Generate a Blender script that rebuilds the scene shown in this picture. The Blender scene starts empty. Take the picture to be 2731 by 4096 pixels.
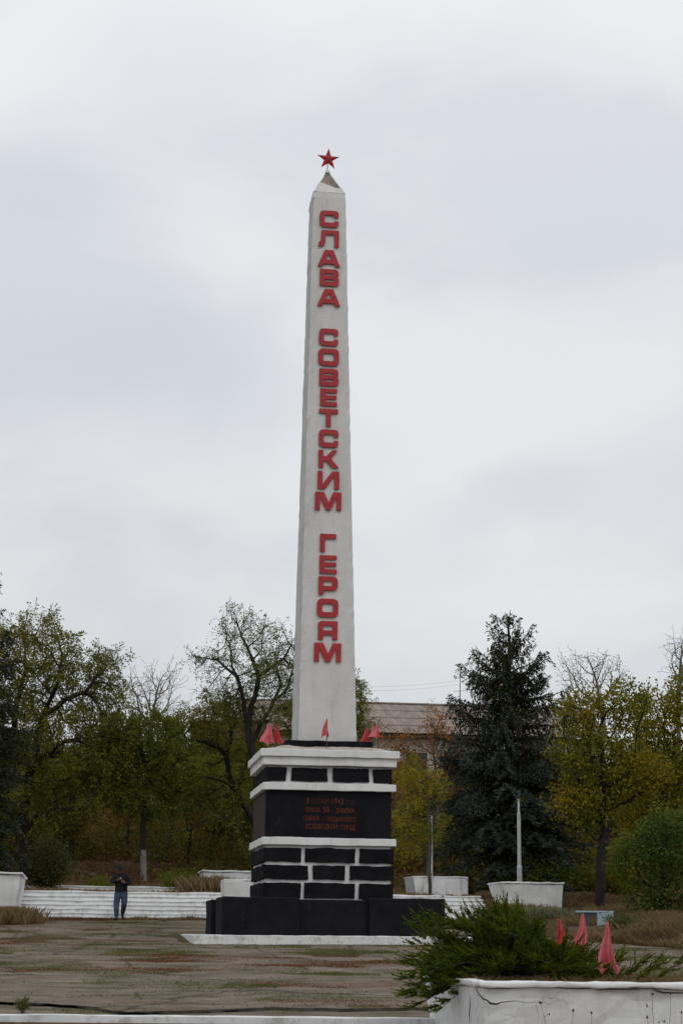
import bpy, bmesh, math, random
import numpy as np
from mathutils import Vector, Matrix, noise as mnoise

R = math.radians
random.seed(5)
rng = np.random.default_rng(11)
scene = bpy.context.scene
COL = scene.collection

# ------------------------------------------------------------------ camera model
F, CX, CY = 7000.0, 1365.5, 2048.0
PITCH, ROLL, EYE = R(13.62), 0.009, 1.8
CAMR = (Matrix.Rotation(math.pi / 2 + PITCH, 3, 'X') @ Matrix.Rotation(ROLL, 3, 'Z'))

def at(px, py, Y):
    """world point seen at photo pixel (px,py) standing Y metres away"""
    d = CAMR @ Vector(((px - CX) / F, -(py - CY) / F, -1))
    return Vector((0, 0, EYE)) + d * (Y / d.y)

cam_d = bpy.data.cameras.new('camera')
cam = bpy.data.objects.new('camera', cam_d)
COL.objects.link(cam)
cam_d.sensor_fit = 'VERTICAL'
cam_d.sensor_height = 36
cam_d.sensor_width = 24
cam_d.lens = F / 4096 * 36
cam_d.clip_start = 0.1
cam_d.clip_end = 2000
cam.matrix_world = Matrix.Translation((0, 0, EYE)) @ CAMR.to_4x4()
scene.camera = cam

TH = R(8.23)                       # the square is turned a little against the view
CT, ST = math.cos(TH), math.sin(TH)
OX, OY = -3.328, 41.719            # near left corner of the monument slab

def W(u, v):
    return (OX + u * CT - v * ST, OY + u * ST + v * CT)

def UV(x, y):
    dx, dy = x - OX, y - OY
    return dx * CT + dy * ST, -dx * ST + dy * CT

# ------------------------------------------------------------------ helpers
def props(o, label=None, cat=None, group=None, kind=None):
    if label: o['label'] = label
    if cat: o['category'] = cat
    if group: o['group'] = group
    if kind: o['kind'] = kind
    return o

def empty(name, loc, rz=0.0, label=None, cat=None, group=None):
    o = bpy.data.objects.new(name, None)
    COL.objects.link(o)
    o.location = loc
    o.rotation_euler = (0, 0, rz)
    o.empty_display_size = 0.2
    return props(o, label, cat, group)

def mk(name, verts, faces, mat, parent=None, smooth=False, loc=None, rz=None, mats=None, midx=None):
    me = bpy.data.meshes.new(name)
    if isinstance(verts, np.ndarray) and isinstance(faces, np.ndarray):
        n, k = faces.shape
        me.vertices.add(len(verts))
        me.vertices.foreach_set('co', verts.astype(np.float32).ravel())
        me.loops.add(n * k)
        me.loops.foreach_set('vertex_index', faces.astype(np.int32).ravel())
        me.polygons.add(n)
        me.polygons.foreach_set('loop_start', np.arange(0, n * k, k, dtype=np.int32))
        if midx is not None:
            me.polygons.foreach_set('material_index', np.asarray(midx, dtype=np.int32))
        me.update(calc_edges=True)
    else:
        me.from_pydata([tuple(v) for v in verts], [], [tuple(f) for f in faces])
    if smooth:
        me.polygons.foreach_set('use_smooth', [True] * len(me.polygons))
    for m in (mats or [mat]):
        me.materials.append(m)
    o = bpy.data.objects.new(name, me)
    COL.objects.link(o)
    if parent: o.parent = parent
    if loc is not None: o.location = loc
    if rz is not None: o.rotation_euler = (0, 0, rz)
    return o

class MB:
    """collects shapes into one mesh"""
    def __init__(s): s.v, s.f = [], []
    def add(s, vs, fs):
        b = len(s.v); s.v += [tuple(v) for v in vs]; s.f += [tuple(i + b for i in f) for f in fs]
    def box(s, x0, x1, y0, y1, z0, z1, t=0.0, tx=None, ty=None):
        """box; t = how much wider the top is than the bottom on each side"""
        tx = t if tx is None else tx; ty = t if ty is None else ty
        s.add([(x0, y0, z0), (x1, y0, z0), (x1, y1, z0), (x0, y1, z0),
               (x0 - tx, y0 - ty, z1), (x1 + tx, y0 - ty, z1), (x1 + tx, y1 + ty, z1), (x0 - tx, y1 + ty, z1)],
              [(3, 2, 1, 0), (4, 5, 6, 7), (0, 1, 5, 4), (1, 2, 6, 5), (2, 3, 7, 6), (3, 0, 4, 7)])
    def tube(s, pts, rad, n=8, cap=True):
        pts = [Vector(p) for p in pts]; rings = []
        for i, p in enumerate(pts):
            d = (pts[min(i + 1, len(pts) - 1)] - pts[max(i - 1, 0)]).normalized()
            a = d.orthogonal().normalized() if i == 0 else (pa - d * pa.dot(d)).normalized()
            pa = a; b = d.cross(a); r = rad[i] if hasattr(rad, '__len__') else rad
            rings.append([p + a * (r * math.cos(2 * math.pi * k / n)) + b * (r * math.sin(2 * math.pi * k / n)) for k in range(n)])
        vs = [q for g in rings for q in g]
        fs = [(i * n + k, i * n + (k + 1) % n, (i + 1) * n + (k + 1) % n, (i + 1) * n + k)
              for i in range(len(pts) - 1) for k in range(n)]
        if cap: fs += [tuple(range(n))[::-1], tuple(range((len(pts) - 1) * n, len(pts) * n))]
        s.add(vs, fs)
    def build(s, name, mat, parent=None, bevel=0.0, smooth=False, loc=None, rz=None, sub=0.0, disp=0.0, seed=0.0):
        o = mk(name, s.v, s.f, mat, parent, smooth, loc, rz)
        me = o.data
        bm = bmesh.new(); bm.from_mesh(me)
        bmesh.ops.recalc_face_normals(bm, faces=bm.faces)
        if bevel: bmesh.ops.bevel(bm, geom=list(bm.edges), offset=bevel, segments=2, affect='EDGES', profile=0.5)
        if sub:
            for _ in range(7):
                es = [e for e in bm.edges if e.calc_length() > sub]
                if not es: break
                bmesh.ops.subdivide_edges(bm, edges=es, cuts=1, use_grid_fill=True)
                if len(bm.verts) > 60000: break
            bmesh.ops.triangulate(bm, faces=[f for f in bm.faces if len(f.verts) > 4])
        if disp:
            for v in bm.verts:
                p = v.co * 2.3 + Vector((seed, seed * 1.7, 0))
                q = v.co * 9.0 + Vector((seed, 3, seed))
                v.co += Vector((mnoise.noise(p), mnoise.noise(p + Vector((9, 2, 4))), mnoise.noise(p + Vector((3, 7, 1))))) * disp \
                    + Vector((mnoise.noise(q), mnoise.noise(q + Vector((9, 2, 4))), mnoise.noise(q + Vector((3, 7, 1))))) * disp * .5
        bm.to_mesh(me); bm.free()
        if smooth: me.polygons.foreach_set('use_smooth', [True] * len(me.polygons))
        return o

def copy_tree(o, parent=None):
    c = o.copy(); COL.objects.link(c); c.parent = parent
    for ch in list(o.children):
        copy_tree(ch, c)
    return c

# ------------------------------------------------------------------ materials
def lin(r, g, b):
    f = lambda c: ((c / 255) / 12.92) if c / 255 <= .04045 else (((c / 255) + .055) / 1.055) ** 2.4
    return (f(r), f(g), f(b), 1)

class NT:
    def __init__(s, name):
        s.m = bpy.data.materials.new(name); s.m.use_nodes = True
        s.t = s.m.node_tree; s.n = s.t.nodes; s.l = s.t.links
        s.b = s.n['Principled BSDF']; s.b.inputs['Specular IOR Level'].default_value = .25
        s.tc = s.n.new('ShaderNodeTexCoord')
    def noise(s, scale, detail=4, rough=.6, vec=None, stretch=None):
        n = s.n.new('ShaderNodeTexNoise'); n.inputs['Scale'].default_value = scale
        n.inputs['Detail'].default_value = detail; n.inputs['Roughness'].default_value = rough
        src = vec or s.tc.outputs['Object']
        if stretch:
            mp = s.n.new('ShaderNodeMapping'); mp.inputs['Scale'].default_value = stretch
            s.l.new(src, mp.inputs['Vector']); src = mp.outputs['Vector']
        s.l.new(src, n.inputs['Vector'])
        return n.outputs['Fac']
    def ramp(s, fac, stops):
        r = s.n.new('ShaderNodeValToRGB'); e = r.color_ramp.elements
        while len(e) < len(stops): e.new(.5)
        for k, (p, c) in enumerate(stops):
            e[k].position = p; e[k].color = c if hasattr(c, '__len__') else (c, c, c, 1)
        s.l.new(fac, r.inputs['Fac'])
        return r.outputs['Color']
    def mix(s, fac, a, b, mode='MIX'):
        m = s.n.new('ShaderNodeMix'); m.data_type = 'RGBA'; m.blend_type = mode
        for sock, v in ((m.inputs[0], fac), (m.inputs[6], a), (m.inputs[7], b)):
            if hasattr(v, 'default_value') or isinstance(v, bpy.types.NodeSocket): s.l.new(v, sock)
            else: sock.default_value = v
        return m.outputs[2]
    def color(s, c):
        if isinstance(c, bpy.types.NodeSocket): s.l.new(c, s.b.inputs['Base Color'])
        else: s.b.inputs['Base Color'].default_value = c
    def bump(s, fac, strength=.3, dist=.01):
        b = s.n.new('ShaderNodeBump'); b.inputs['Strength'].default_value = strength
        b.inputs['Distance'].default_value = dist
        s.l.new(fac, b.inputs['Height']); s.l.new(b.outputs['Normal'], s.b.inputs['Normal'])
    def rough(s, r): s.b.inputs['Roughness'].default_value = r; return s

def m_plain(name, c1, c2, scale=3, rough=.85, bump=.3, dist=.01, bscale=30, stretch=None, lo=.35, hi=.65):
    t = NT(name)
    t.color(t.ramp(t.noise(scale, 6, .65, stretch=stretch), [(lo, c1), (hi, c2)]))
    t.bump(t.noise(bscale, 5, .6), bump, dist); t.rough(rough)
    return t.m

def m_white(name, base=.72, dirt=.35, streak=True, crack=0.0, dirtcol=(.13, .105, .08, 1)):
    """lime-washed render: blotches, run marks, chips and (optionally) cracks"""
    t = NT(name)
    c = t.ramp(t.noise(1.7, 6, .6), [(.3, (base * .9, base * .9, base * .885, 1)), (.7, (base * 1.06, base * 1.06, base * 1.06, 1))])
    s = t.ramp(t.noise(5, 7, .72, stretch=(1, 1, .18) if streak else (1, 1, 1)), [(.50 , 0.0), (.78, 1.0)])
    f = t.n.new('ShaderNodeMath'); f.operation = 'MULTIPLY'; f.inputs[1].default_value = dirt
    t.l.new(s, f.inputs[0])
    c = t.mix(f.outputs[0], c, dirtcol)
    ch = t.ramp(t.noise(24, 5, .75), [(.66, 0.0), (.72, .7 * dirt)])
    c = t.mix(ch, c, (.16, .14, .12, 1))
    h = t.noise(40, 6, .7)
    if crack:
        vo = t.n.new('ShaderNodeTexVoronoi'); vo.feature = 'DISTANCE_TO_EDGE'; vo.inputs['Scale'].default_value = 2.3
        nz = t.n.new('ShaderNodeTexNoise'); nz.inputs['Scale'].default_value = 3; nz.inputs['Detail'].default_value = 6
        t.l.new(t.tc.outputs['Object'], nz.inputs['Vector'])
        va = t.mix(.28, t.tc.outputs['Object'], nz.outputs['Color']); t.l.new(va, vo.inputs['Vector'])
        lineo = t.ramp(vo.outputs['Distance'], [(0.0, 1.0), (.007, 0.0)])
        gate = t.ramp(t.noise(1.1, 3, .5), [(.50, 0.0), (.56, crack)])
        k = t.n.new('ShaderNodeMath'); k.operation = 'MULTIPLY'
        t.l.new(lineo, k.inputs[0]); t.l.new(gate, k.inputs[1])
        c = t.mix(k.outputs[0], c, (.09, .085, .08, 1))
    t.color(c); t.bump(h, .35, .012); t.rough(.9)
    return t.m

M = {}
M['white'] = m_white('lime_wash_white', .70, .34, dirtcol=(.26, .24, .21, 1))
M['white_planter'] = m_white('planter_white', .70, .38, crack=.5, dirtcol=(.24, .22, .19, 1))
M['white_step'] = m_white('step_white', .72, .75, streak=True, dirtcol=(.20, .165, .13, 1))
M['white_old'] = m_white('old_white', .60, .8)
M['kerb'] = m_white('kerb_white', .66, .85, streak=False)
M['shaft'] = None
def m_shaft():
    t = NT('obelisk_plaster')
    c = t.ramp(t.noise(1.1, 7, .65, stretch=(1.3, 1.3, .5)), [(.3, (.55, .54, .52, 1)), (.7, (.68, .67, .65, 1))])
    s = t.ramp(t.noise(26, 5, .75, stretch=(1, 1, .35)), [(.60, 0.0), (.72, .35)])
    c = t.mix(s, c, (.27, .265, .26, 1))
    s2 = t.ramp(t.noise(2.0, 5, .6, stretch=(2.5, 2.5, .35)), [(.56, 0.0), (.70, .4)])
    c = t.mix(s2, c, (.44, .40, .385, 1))
    t.color(c); t.bump(t.noise(22, 6, .75), .7, .02); t.rough(.92)
    return t.m
M['shaft'] = m_shaft()
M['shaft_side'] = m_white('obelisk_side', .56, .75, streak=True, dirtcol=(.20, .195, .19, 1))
def m_tip():
    t = NT('bare_brick_and_mortar')
    c = t.ramp(t.noise(5, 5, .7), [(.38, (.13, .13, .13, 1)), (.50, (.22, .21, .19, 1)), (.56, (.36, .20, .12, 1)), (.68, (.48, .42, .36, 1))])
    t.color(c); t.bump(t.noise(20, 5, .7), .8, .03); t.rough(.95)
    return t.m
M['tip'] = m_tip()
def m_black(name, b=(.0085, .0085, .0105), rockk=.4, scuff=.35):
    t = NT(name)
    c = t.ramp(t.noise(2.2, 6, .6), [(.3, (b[0] * .7, b[1] * .7, b[2] * .7, 1)), (.75, (b[0] * 1.7, b[1] * 1.7, b[2] * 1.7, 1))])
    s = t.ramp(t.noise(3.1, 7, .78, stretch=(1, 1, .55)), [(.60, 0.0), (.78, scuff)])
    c = t.mix(s, c, (.09, .09, .09, 1))
    t.color(c); t.bump(t.noise(9, 6, .65), rockk, .035); t.rough(.85)
    t.b.inputs['Specular IOR Level'].default_value = .10
    return t.m
M['black'] = m_black('black_paint', rockk=.2)
M['black_side'] = m_black('black_paint_worn', (.016, .014, .013), .25, .6)
M['rock'] = m_black('black_rusticated_stone', (.008, .008, .010), .9, .2)
M['red'] = m_plain('red_enamel', (.29, .020, .024, 1), (.43, .038, .042, 1), 1.3, .5, .05)
M['inscr'] = m_plain('faded_orange_paint', (.11, .025, .014, 1), (.20, .044, .022, 1), 6, .8, .05)
M['inscr_dim'] = m_plain('worn_orange_paint', (.025, .010, .008, 1), (.11, .026, .015, 1), 5, .8, .05)
M['plaque'] = m_plain('dull_red_plaque', (.022, .011, .011, 1), (.045, .022, .021, 1), 9, .7, .3)
M['mortar'] = m_plain('bare_mortar', (.30, .24, .19, 1), (.48, .44, .40, 1), 5, .95, .6, .02)
M['steel'] = m_plain('grey_steel', (.12, .12, .12, 1), (.2, .2, .2, 1), 8, .6, .1)
M['pole'] = m_plain('pole_paint', (.42, .42, .43, 1), (.58, .58, .58, 1), 6, .7, .2)
M['flagpole'] = m_plain('flag_stick', (.06, .03, .02, 1), (.13, .07, .045, 1), 9, .8, .2)
M['bench'] = m_plain('bench_blue', (.22, .31, .34, 1), (.34, .43, .45, 1), 6, .8, .2)
M['bench_dark'] = m_plain('bench_dark', (.05, .075, .12, 1), (.08, .11, .16, 1), 6, .8, .2)

def m_cloth(name, c1, c2):
    t = NT(name)
    c = t.ramp(t.noise(5, 3, .5), [(.35, c1), (.7, c2)])
    t.color(c); t.rough(.9)
    tr = t.n.new('ShaderNodeBsdfTranslucent'); t.l.new(c, tr.inputs['Color'])
    mx = t.n.new('ShaderNodeMixShader'); mx.inputs[0].default_value = .4
    t.l.new(t.b.outputs[0], mx.inputs[1]); t.l.new(tr.outputs[0], mx.inputs[2])
    t.l.new(mx.outputs[0], t.n['Material Output'].inputs['Surface'])
    return t.m
M['cloth_pink'] = m_cloth('faded_red_cloth', (.60, .115, .14, 1), (.76, .24, .27, 1))
M['cloth_red'] = m_cloth('red_cloth', (.50, .050, .05, 1), (.64, .11, .115, 1))

def m_leaf(name, cols, clump=.6, transl=.42, scale=.55):
    """each leaf its own shade, drifting in clumps through the crown"""
    t = NT(name)
    g = t.n.new('ShaderNodeNewGeometry')
    nz = t.noise(scale, 3, .6)
    a = t.n.new('ShaderNodeMath'); a.operation = 'MULTIPLY'; a.inputs[1].default_value = 1 - clump
    t.l.new(g.outputs['Random Per Island'], a.inputs[0])
    b = t.n.new('ShaderNodeMath'); b.operation = 'MULTIPLY_ADD'; b.inputs[1].default_value = clump * 2.0; b.inputs[2].default_value = -clump * .5
    t.l.new(nz, b.inputs[0])
    s = t.n.new('ShaderNodeMath'); s.operation = 'ADD'; s.use_clamp = True
    t.l.new(a.outputs[0], s.inputs[0]); t.l.new(b.outputs[0], s.inputs[1])
    n = len(cols)
    c = t.ramp(s.outputs[0], [(.1 + .8 * k / (n - 1), col + (1,)) for k, col in enumerate(cols)])
    t.color(c); t.rough(.75); t.b.inputs['Specular IOR Level'].default_value = .12
    tr = t.n.new('ShaderNodeBsdfTranslucent'); t.l.new(c, tr.inputs['Color'])
    mx = t.n.new('ShaderNodeMixShader'); mx.inputs[0].default_value = transl
    t.l.new(t.b.outputs[0], mx.inputs[1]); t.l.new(tr.outputs[0], mx.inputs[2])
    t.l.new(mx.outputs[0], t.n['Material Output'].inputs['Surface'])
    return t.m
M['leaf_locust'] = m_leaf('locust_leaves', [(0.074, 0.089, 0.018), (0.130, 0.145, 0.023), (0.200, 0.185, 0.026), (0.278, 0.193, 0.032)])
M['leaf_locust_pale'] = m_leaf('thin_locust_leaves', [(0.057, 0.073, 0.021), (0.106, 0.130, 0.034), (0.179, 0.195, 0.061), (0.195, 0.163, 0.061)])
M['leaf_green'] = m_leaf('green_leaves', [(0.048, 0.073, 0.014), (0.093, 0.122, 0.017), (0.151, 0.165, 0.021), (0.222, 0.174, 0.023)])
M['leaf_gold'] = m_leaf('yellowing_leaves', [(0.097, 0.129, 0.019), (0.184, 0.194, 0.019), (0.325, 0.264, 0.019), (0.477, 0.307, 0.026)])
M['leaf_maple'] = m_leaf('autumn_maple_leaves', [(0.072, 0.095, 0.014), (0.139, 0.152, 0.015), (0.247, 0.204, 0.017), (0.395, 0.239, 0.019)])
M['leaf_orange'] = m_leaf('orange_leaves', [(0.103, 0.070, 0.021), (0.206, 0.108, 0.027), (0.355, 0.149, 0.031), (0.486, 0.187, 0.034)])
M['leaf_dark'] = m_leaf('dark_wood_leaves', [(0.039, 0.047, 0.012), (0.076, 0.075, 0.013), (0.127, 0.093, 0.017), (0.199, 0.099, 0.021)])
M['leaf_bush'] = m_leaf('round_tree_leaves', [(0.039, 0.072, 0.017), (0.073, 0.114, 0.020), (0.133, 0.158, 0.026), (0.413, 0.217, 0.033)])
M['leaf_shrub'] = m_leaf('shrub_leaves', [(.030, .036, .012), (.055, .060, .018), (.09, .09, .035), (.15, .14, .08)])
M['needle_dark'] = m_leaf('spruce_needles', [(0.012, 0.019, 0.009), (0.022, 0.030, 0.012), (0.037, 0.042, 0.016), (0.055, 0.046, 0.017)], .5, .1)
M['needle_blue'] = m_leaf('blue_spruce_tips', [(0.020, 0.028, 0.019), (0.036, 0.047, 0.035), (0.064, 0.078, 0.062), (0.100, 0.118, 0.099)], .5, .1)
M['cone'] = m_plain('spruce_cones', (.035, .022, .012, 1), (.07, .045, .02, 1), 5, .9, .3)
M['juniper'] = m_leaf('juniper_scales', [(0.025, 0.041, 0.004), (0.052, 0.078, 0.006), (0.098, 0.124, 0.008), (0.172, 0.178, 0.016)], .45, .3, 2.2)
M['grass_dry'] = m_leaf('dry_grass', [(0.089, 0.060, 0.027), (0.166, 0.112, 0.056), (0.255, 0.181, 0.094), (0.128, 0.106, 0.037)], .6, .3, .4)
M['grass_green'] = m_leaf('green_weeds', [(0.045, 0.060, 0.018), (0.083, 0.098, 0.026), (0.128, 0.128, 0.043), (0.195, 0.158, 0.071)], .6, .3, .5)
M['weed_pale'] = m_leaf('pale_weeds', [(.07, .08, .035), (.16, .15, .08), (.28, .25, .15), (.10, .12, .05)], .4, .3, 2)
M['litter'] = m_leaf('fallen_leaves', [(.07, .030, .014), (.13, .05, .022), (.17, .075, .035), (.12, .085, .05)], .5, .1, .7)
M['bark'] = m_plain('bark_dark', (.012, .010, .008, 1), (.034, .028, .023, 1), 7, .95, .8, .03, 12, (1, 1, .3))
M['bark_grey'] = m_plain('bark_grey', (.045, .038, .032, 1), (.10, .088, .078, 1), 7, .95, .8, .03, 12, (1, 1, .3))
M['bark_pale'] = m_plain('bark_pale', (.10, .085, .07, 1), (.18, .16, .14, 1), 7, .95, .5, .02, 12)
M['bark_lime'] = m_plain('bark_whitewashed', (.11, .095, .088, 1), (.25, .225, .21, 1), 7, .95, .6, .02, 12, (1, 1, .3))

def m_asphalt():
    t = NT('old_asphalt')
    c = t.ramp(t.noise(1.1, 8, .6), [(.30, (.100, .080, .059, 1)), (.50, (.158, .127, .095, 1)), (.72, (.215, .174, .132, 1))])
    soil = t.ramp(t.noise(.7, 9, .72, stretch=(.35, 1.2, 1)), [(.52, 0.0), (.62, .8)])
    c = t.mix(soil, c, (.110, .058, .038, 1))
    moss = t.ramp(t.noise(.95, 9, .74, stretch=(.35, 1.3, 1)), [(.53, 0.0), (.60, .9)])
    c = t.mix(moss, c, (.062, .064, .024, 1))
    vo = t.n.new('ShaderNodeTexVoronoi'); vo.feature = 'DISTANCE_TO_EDGE'; vo.inputs['Scale'].default_value = .32
    nz = t.n.new('ShaderNodeTexNoise'); nz.inputs['Scale'].default_value = .9; nz.inputs['Detail'].default_value = 6
    t.l.new(t.tc.outputs['Object'], nz.inputs['Vector'])
    va = t.mix(.5, t.tc.outputs['Object'], nz.outputs['Color']); t.l.new(va, vo.inputs['Vector'])
    cr = t.ramp(vo.outputs['Distance'], [(0.0, 1.0), (.012, 0.0)])
    c = t.mix(cr, c, (.045, .037, .027, 1))
    gr = t.ramp(t.noise(11, 8, .85, stretch=(.5, 1, 1)), [(.36, .62), (.64, 1.32)])
    c = t.mix(1.0, c, gr, 'MULTIPLY')
    t.color(c); t.bump(t.noise(14, 8, .75), .8, .02); t.rough(.95)
    return t.m
M['asphalt'] = m_asphalt()
M['asphalt_edge'] = m_plain('broken_asphalt_edge', (.022, .019, .016, 1), (.075, .062, .048, 1), 5, .95, .8, .02)
def m_soil():
    t = NT('soil_and_litter')
    c = t.ramp(t.noise(.6, 8, .7), [(.32, (.040, .028, .017, 1)), (.50, (.075, .050, .028, 1)), (.60, (.10, .055, .028, 1)), (.72, (.14, .105, .060, 1))])
    c = t.mix(t.ramp(t.noise(9, 5, .75), [(.45, 0.0), (.7, .6)]), c, (.17, .085, .045, 1))
    t.color(c); t.bump(t.noise(9, 6, .7), .8, .05); t.rough(.95)
    return t.m
M['soil'] = m_soil()

# ------------------------------------------------------------------ terrain
def sm(x): x = np.clip(x, 0, 1); return x * x * (3 - 2 * x)
def plaza_z(x, y):
    y = np.asarray(y, float)
    return np.where(y < 44, .038 * y, 1.672 + .045 * (y - 44))
def xb(y): return np.interp(y, [22, 30, 37, 41.7, 46.1, 48.4, 70], [12, 11, 9.5, 8, 6.1, 5.0, 5.0])
def xl(y): return np.interp(y, [22, 44, 50, 54, 70], [-40, -30, -11, -10.0, -10.0])
def gz(x, y):
    x = np.asarray(x, float); y = np.asarray(y, float)
    u, v = UV(x, y)
    z = plaza_z(x, y)
    d = np.maximum((x - xb(y)) * .85, 0)
    bank = .12 * sm(d / .8) + .055 * d
    dl = np.maximum(xl(y) - x, 0)
    bank = bank + .12 * sm(dl / .8) + .03 * dl
    z = np.minimum(z + bank, np.maximum(z, 3.15))
    T = np.interp(v, [-100, 14.9, 17.1, 21.5, 26, 62, 95, 160, 400], [-9, 2.2, 3.09, 3.14, 3.75, 9.2, 13, 16, 20])
    z = np.maximum(z, np.where(v > 14.9, T, -9))
    z = np.where(y < 22.3, .02 + .80 * sm((y - 20.4) / 1.8), z)
    z = np.where(y < 20.4, 0.0 * y, z)
    return z
def gz1(x, y): return float(gz(x, y))

class VN:
    """value noise on a lattice for scattering masks"""
    def __init__(s, seed): s.g = np.random.default_rng(seed).random((256, 256))
    def __call__(s, x, y):
        xi = np.floor(x).astype(int); yi = np.floor(y).astype(int); fx = x - xi; fy = y - yi
        fx = fx * fx * (3 - 2 * fx); fy = fy * fy * (3 - 2 * fy); g = s.g
        a = g[xi % 256, yi % 256]; b = g[(xi + 1) % 256, yi % 256]; c = g[xi % 256, (yi + 1) % 256]; d = g[(xi + 1) % 256, (yi + 1) % 256]
        return (a * (1 - fx) + b * fx) * (1 - fy) + (c * (1 - fx) + d * fx) * fy
    def fbm(s, x, y, o=4):
        t = 0; a = 1; n = 0
        for k in range(o): t = t + a * s(x * 2 ** k + k * 17, y * 2 ** k + k * 31); n += a; a *= .55
        return t / n
vn = VN(3); vn2 = VN(8)

def grid(xs, ys, zf):
    X, Y = np.meshgrid(xs, ys)
    Z = zf(X, Y)
    nx, ny = len(xs), len(ys)
    v = np.stack([X.ravel(), Y.ravel(), Z.ravel()], 1)
    i = np.arange(nx - 1)[None, :] + nx * np.arange(ny - 1)[:, None]
    i = i.ravel()
    f = np.stack([i, i + 1, i + 1 + nx, i + nx], 1)
    return v, f

xs = np.concatenate([np.arange(-400, -30, 20), np.arange(-30, 30, .5), np.arange(30, 401, 20)])
ys = np.concatenate([np.arange(-60, 18, 6), np.arange(18, 24, .3), np.arange(24, 90, .5), np.arange(90, 200, 4), np.arange(200, 900, 50)])
def gfun(X, Y):
    z = gz(X, Y)
    u, v = UV(X, Y)
    inpl = (Y > 22) & (X < xb(Y) + .3) & (X > xl(Y) - .3) & (v < 15.3)
    rough_ = (vn.fbm(X * .8 + 50, Y * .8 + 50) - .5) * .16
    z = np.where(inpl | ((v > 14) & (v < 17.6) & (u > -5.2) & (u < 10.9)), z - .12, z + np.where(Y > 22, rough_, 0))
    return z
v, f = grid(xs, ys, gfun)
props(mk('ground', v, f, M['soil'], smooth=True), kind='structure')

# old asphalt sheet of the square, broken along a crack near its edge
def crack_y(x):
    x = np.asarray(x, float)
    return np.interp(x, [-9, -4.6, -3.9, -3.4, -3.1, -2.9, -2.6, -2.0, -1.4, -.8, .5, 12], [24.3, 24.25, 23.95, 23.6, 23.3, 22.95, 22.68, 22.82, 23.2, 23.6, 23.65, 23.8]) + .20 * (vn.fbm(x * 2.5 + 9, x * 0 + 4) - .5) + .09 * (vn(x * 7.3 + 3, x * 0 + 9) - .5)
def sheet(name, x0, x1, yf, n_y, dz, mat):
    xs = np.arange(x0, x1, .12)
    lo, hi = yf
    V = []; 
    for k in range(n_y + 1):
        t = (k / n_y) ** 1.6
        yy = lo(xs) + (hi(xs) - lo(xs)) * t
        zz = plaza_z(xs, yy) + dz + (vn2.fbm(xs * .9 + 40, yy * .9 + 40, 4) - .5) * .045
        V.append(np.stack([xs, yy, zz], 1))
    V = np.concatenate(V); nx = len(xs)
    i = (np.arange(nx - 1)[None, :] + nx * np.arange(n_y)[:, None]).ravel()
    return V, np.stack([i, i + 1, i + 1 + nx, i + nx], 1), nx
def hi_edge(x):
    # back edge: foot of the long steps; the right side follows the grass
    s = -(-ST * (x - OX)) / CT
    back = OY + (15.35 + ST * (x - OX)) / CT
    yy = np.interp(x, [5.0, 6.1, 8, 9.5, 11, 12], [48.4, 46.1, 41.7, 37, 30, 24.2])
    e = np.where(x > 5.0, yy, back)
    e = np.where(x < -10.0, np.minimum(e, 52 + (x + 10) * .4), e)
    return e + .35 * (vn.fbm(x * 1.3 + 7, x * 0 + 2) - .5)
V1, F1, nx = sheet('p', -26, 11.4, (crack_y, hi_edge), 170, .0, None)
# a thick broken rim along the crack, folded down
rim = V1[:nx].copy(); rim[:, 2] -= np.clip((vn.fbm(rim[:, 0] * 1.9, rim[:, 0] * 0 + 3) - .33) * .26, .004, .075); rim[:, 1] += .01
base = len(V1); V1 = np.concatenate([V1, rim])
i = np.arange(nx - 1)
F1b = np.stack([base + i, base + i + 1, i + 1, i], 1)
props(mk('plaza', V1, np.concatenate([F1, F1b]), None, mats=[M['asphalt'], M['asphalt_edge']],
         midx=np.concatenate([np.zeros(len(F1)), np.ones(len(F1b))]), smooth=False), kind='structure')
V2, F2, _ = sheet('q', -26, 11.4, (lambda x: 22.18 + 0 * x, lambda x: crack_y(x) + .35), 14, -.042, None)
props(mk('pavement', V2, F2, M['asphalt']), kind='structure')
V1 = V2 = None

# ------------------------------------------------------------------ monument
mon = empty('obelisk_monument', (OX, OY, 0), TH,
            'tall white obelisk with red star, red vertical lettering and black and white stepped base', 'monument')
b = MB(); b.box(0, 6.71, 0, 6.3, 1.35, 1.80)
b.build('base_slab', M['kerb'], mon, bevel=.012, sub=.22, disp=.022)
# black plinth: four corner blocks with recessed runs between them
c = 3.355; hw = 2.68; bw = 1.84
for sx in (0, 1):
    for sy in (0, 1):
        x0 = c - hw if not sx else c + hw - bw; y0 = .48 if not sy else .48 + 5.36 - bw
        pl = MB(); pl.box(x0, x0 + bw, y0, y0 + bw, 1.805, 2.685)
        pl.build('corner_block', M['black'], mon, bevel=.035, sub=.22, disp=.018, seed=sx * 3 + sy)
b = MB(); b.box(c - hw + .42, c + hw - .42, .66, 5.66, 1.806, 2.640); b.box(c-hw+.22, c+hw-.22, 1.4, 4.9, 1.8065, 2.638)
b.build('plinth_infill', M['black'], mon, bevel=.03)

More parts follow.
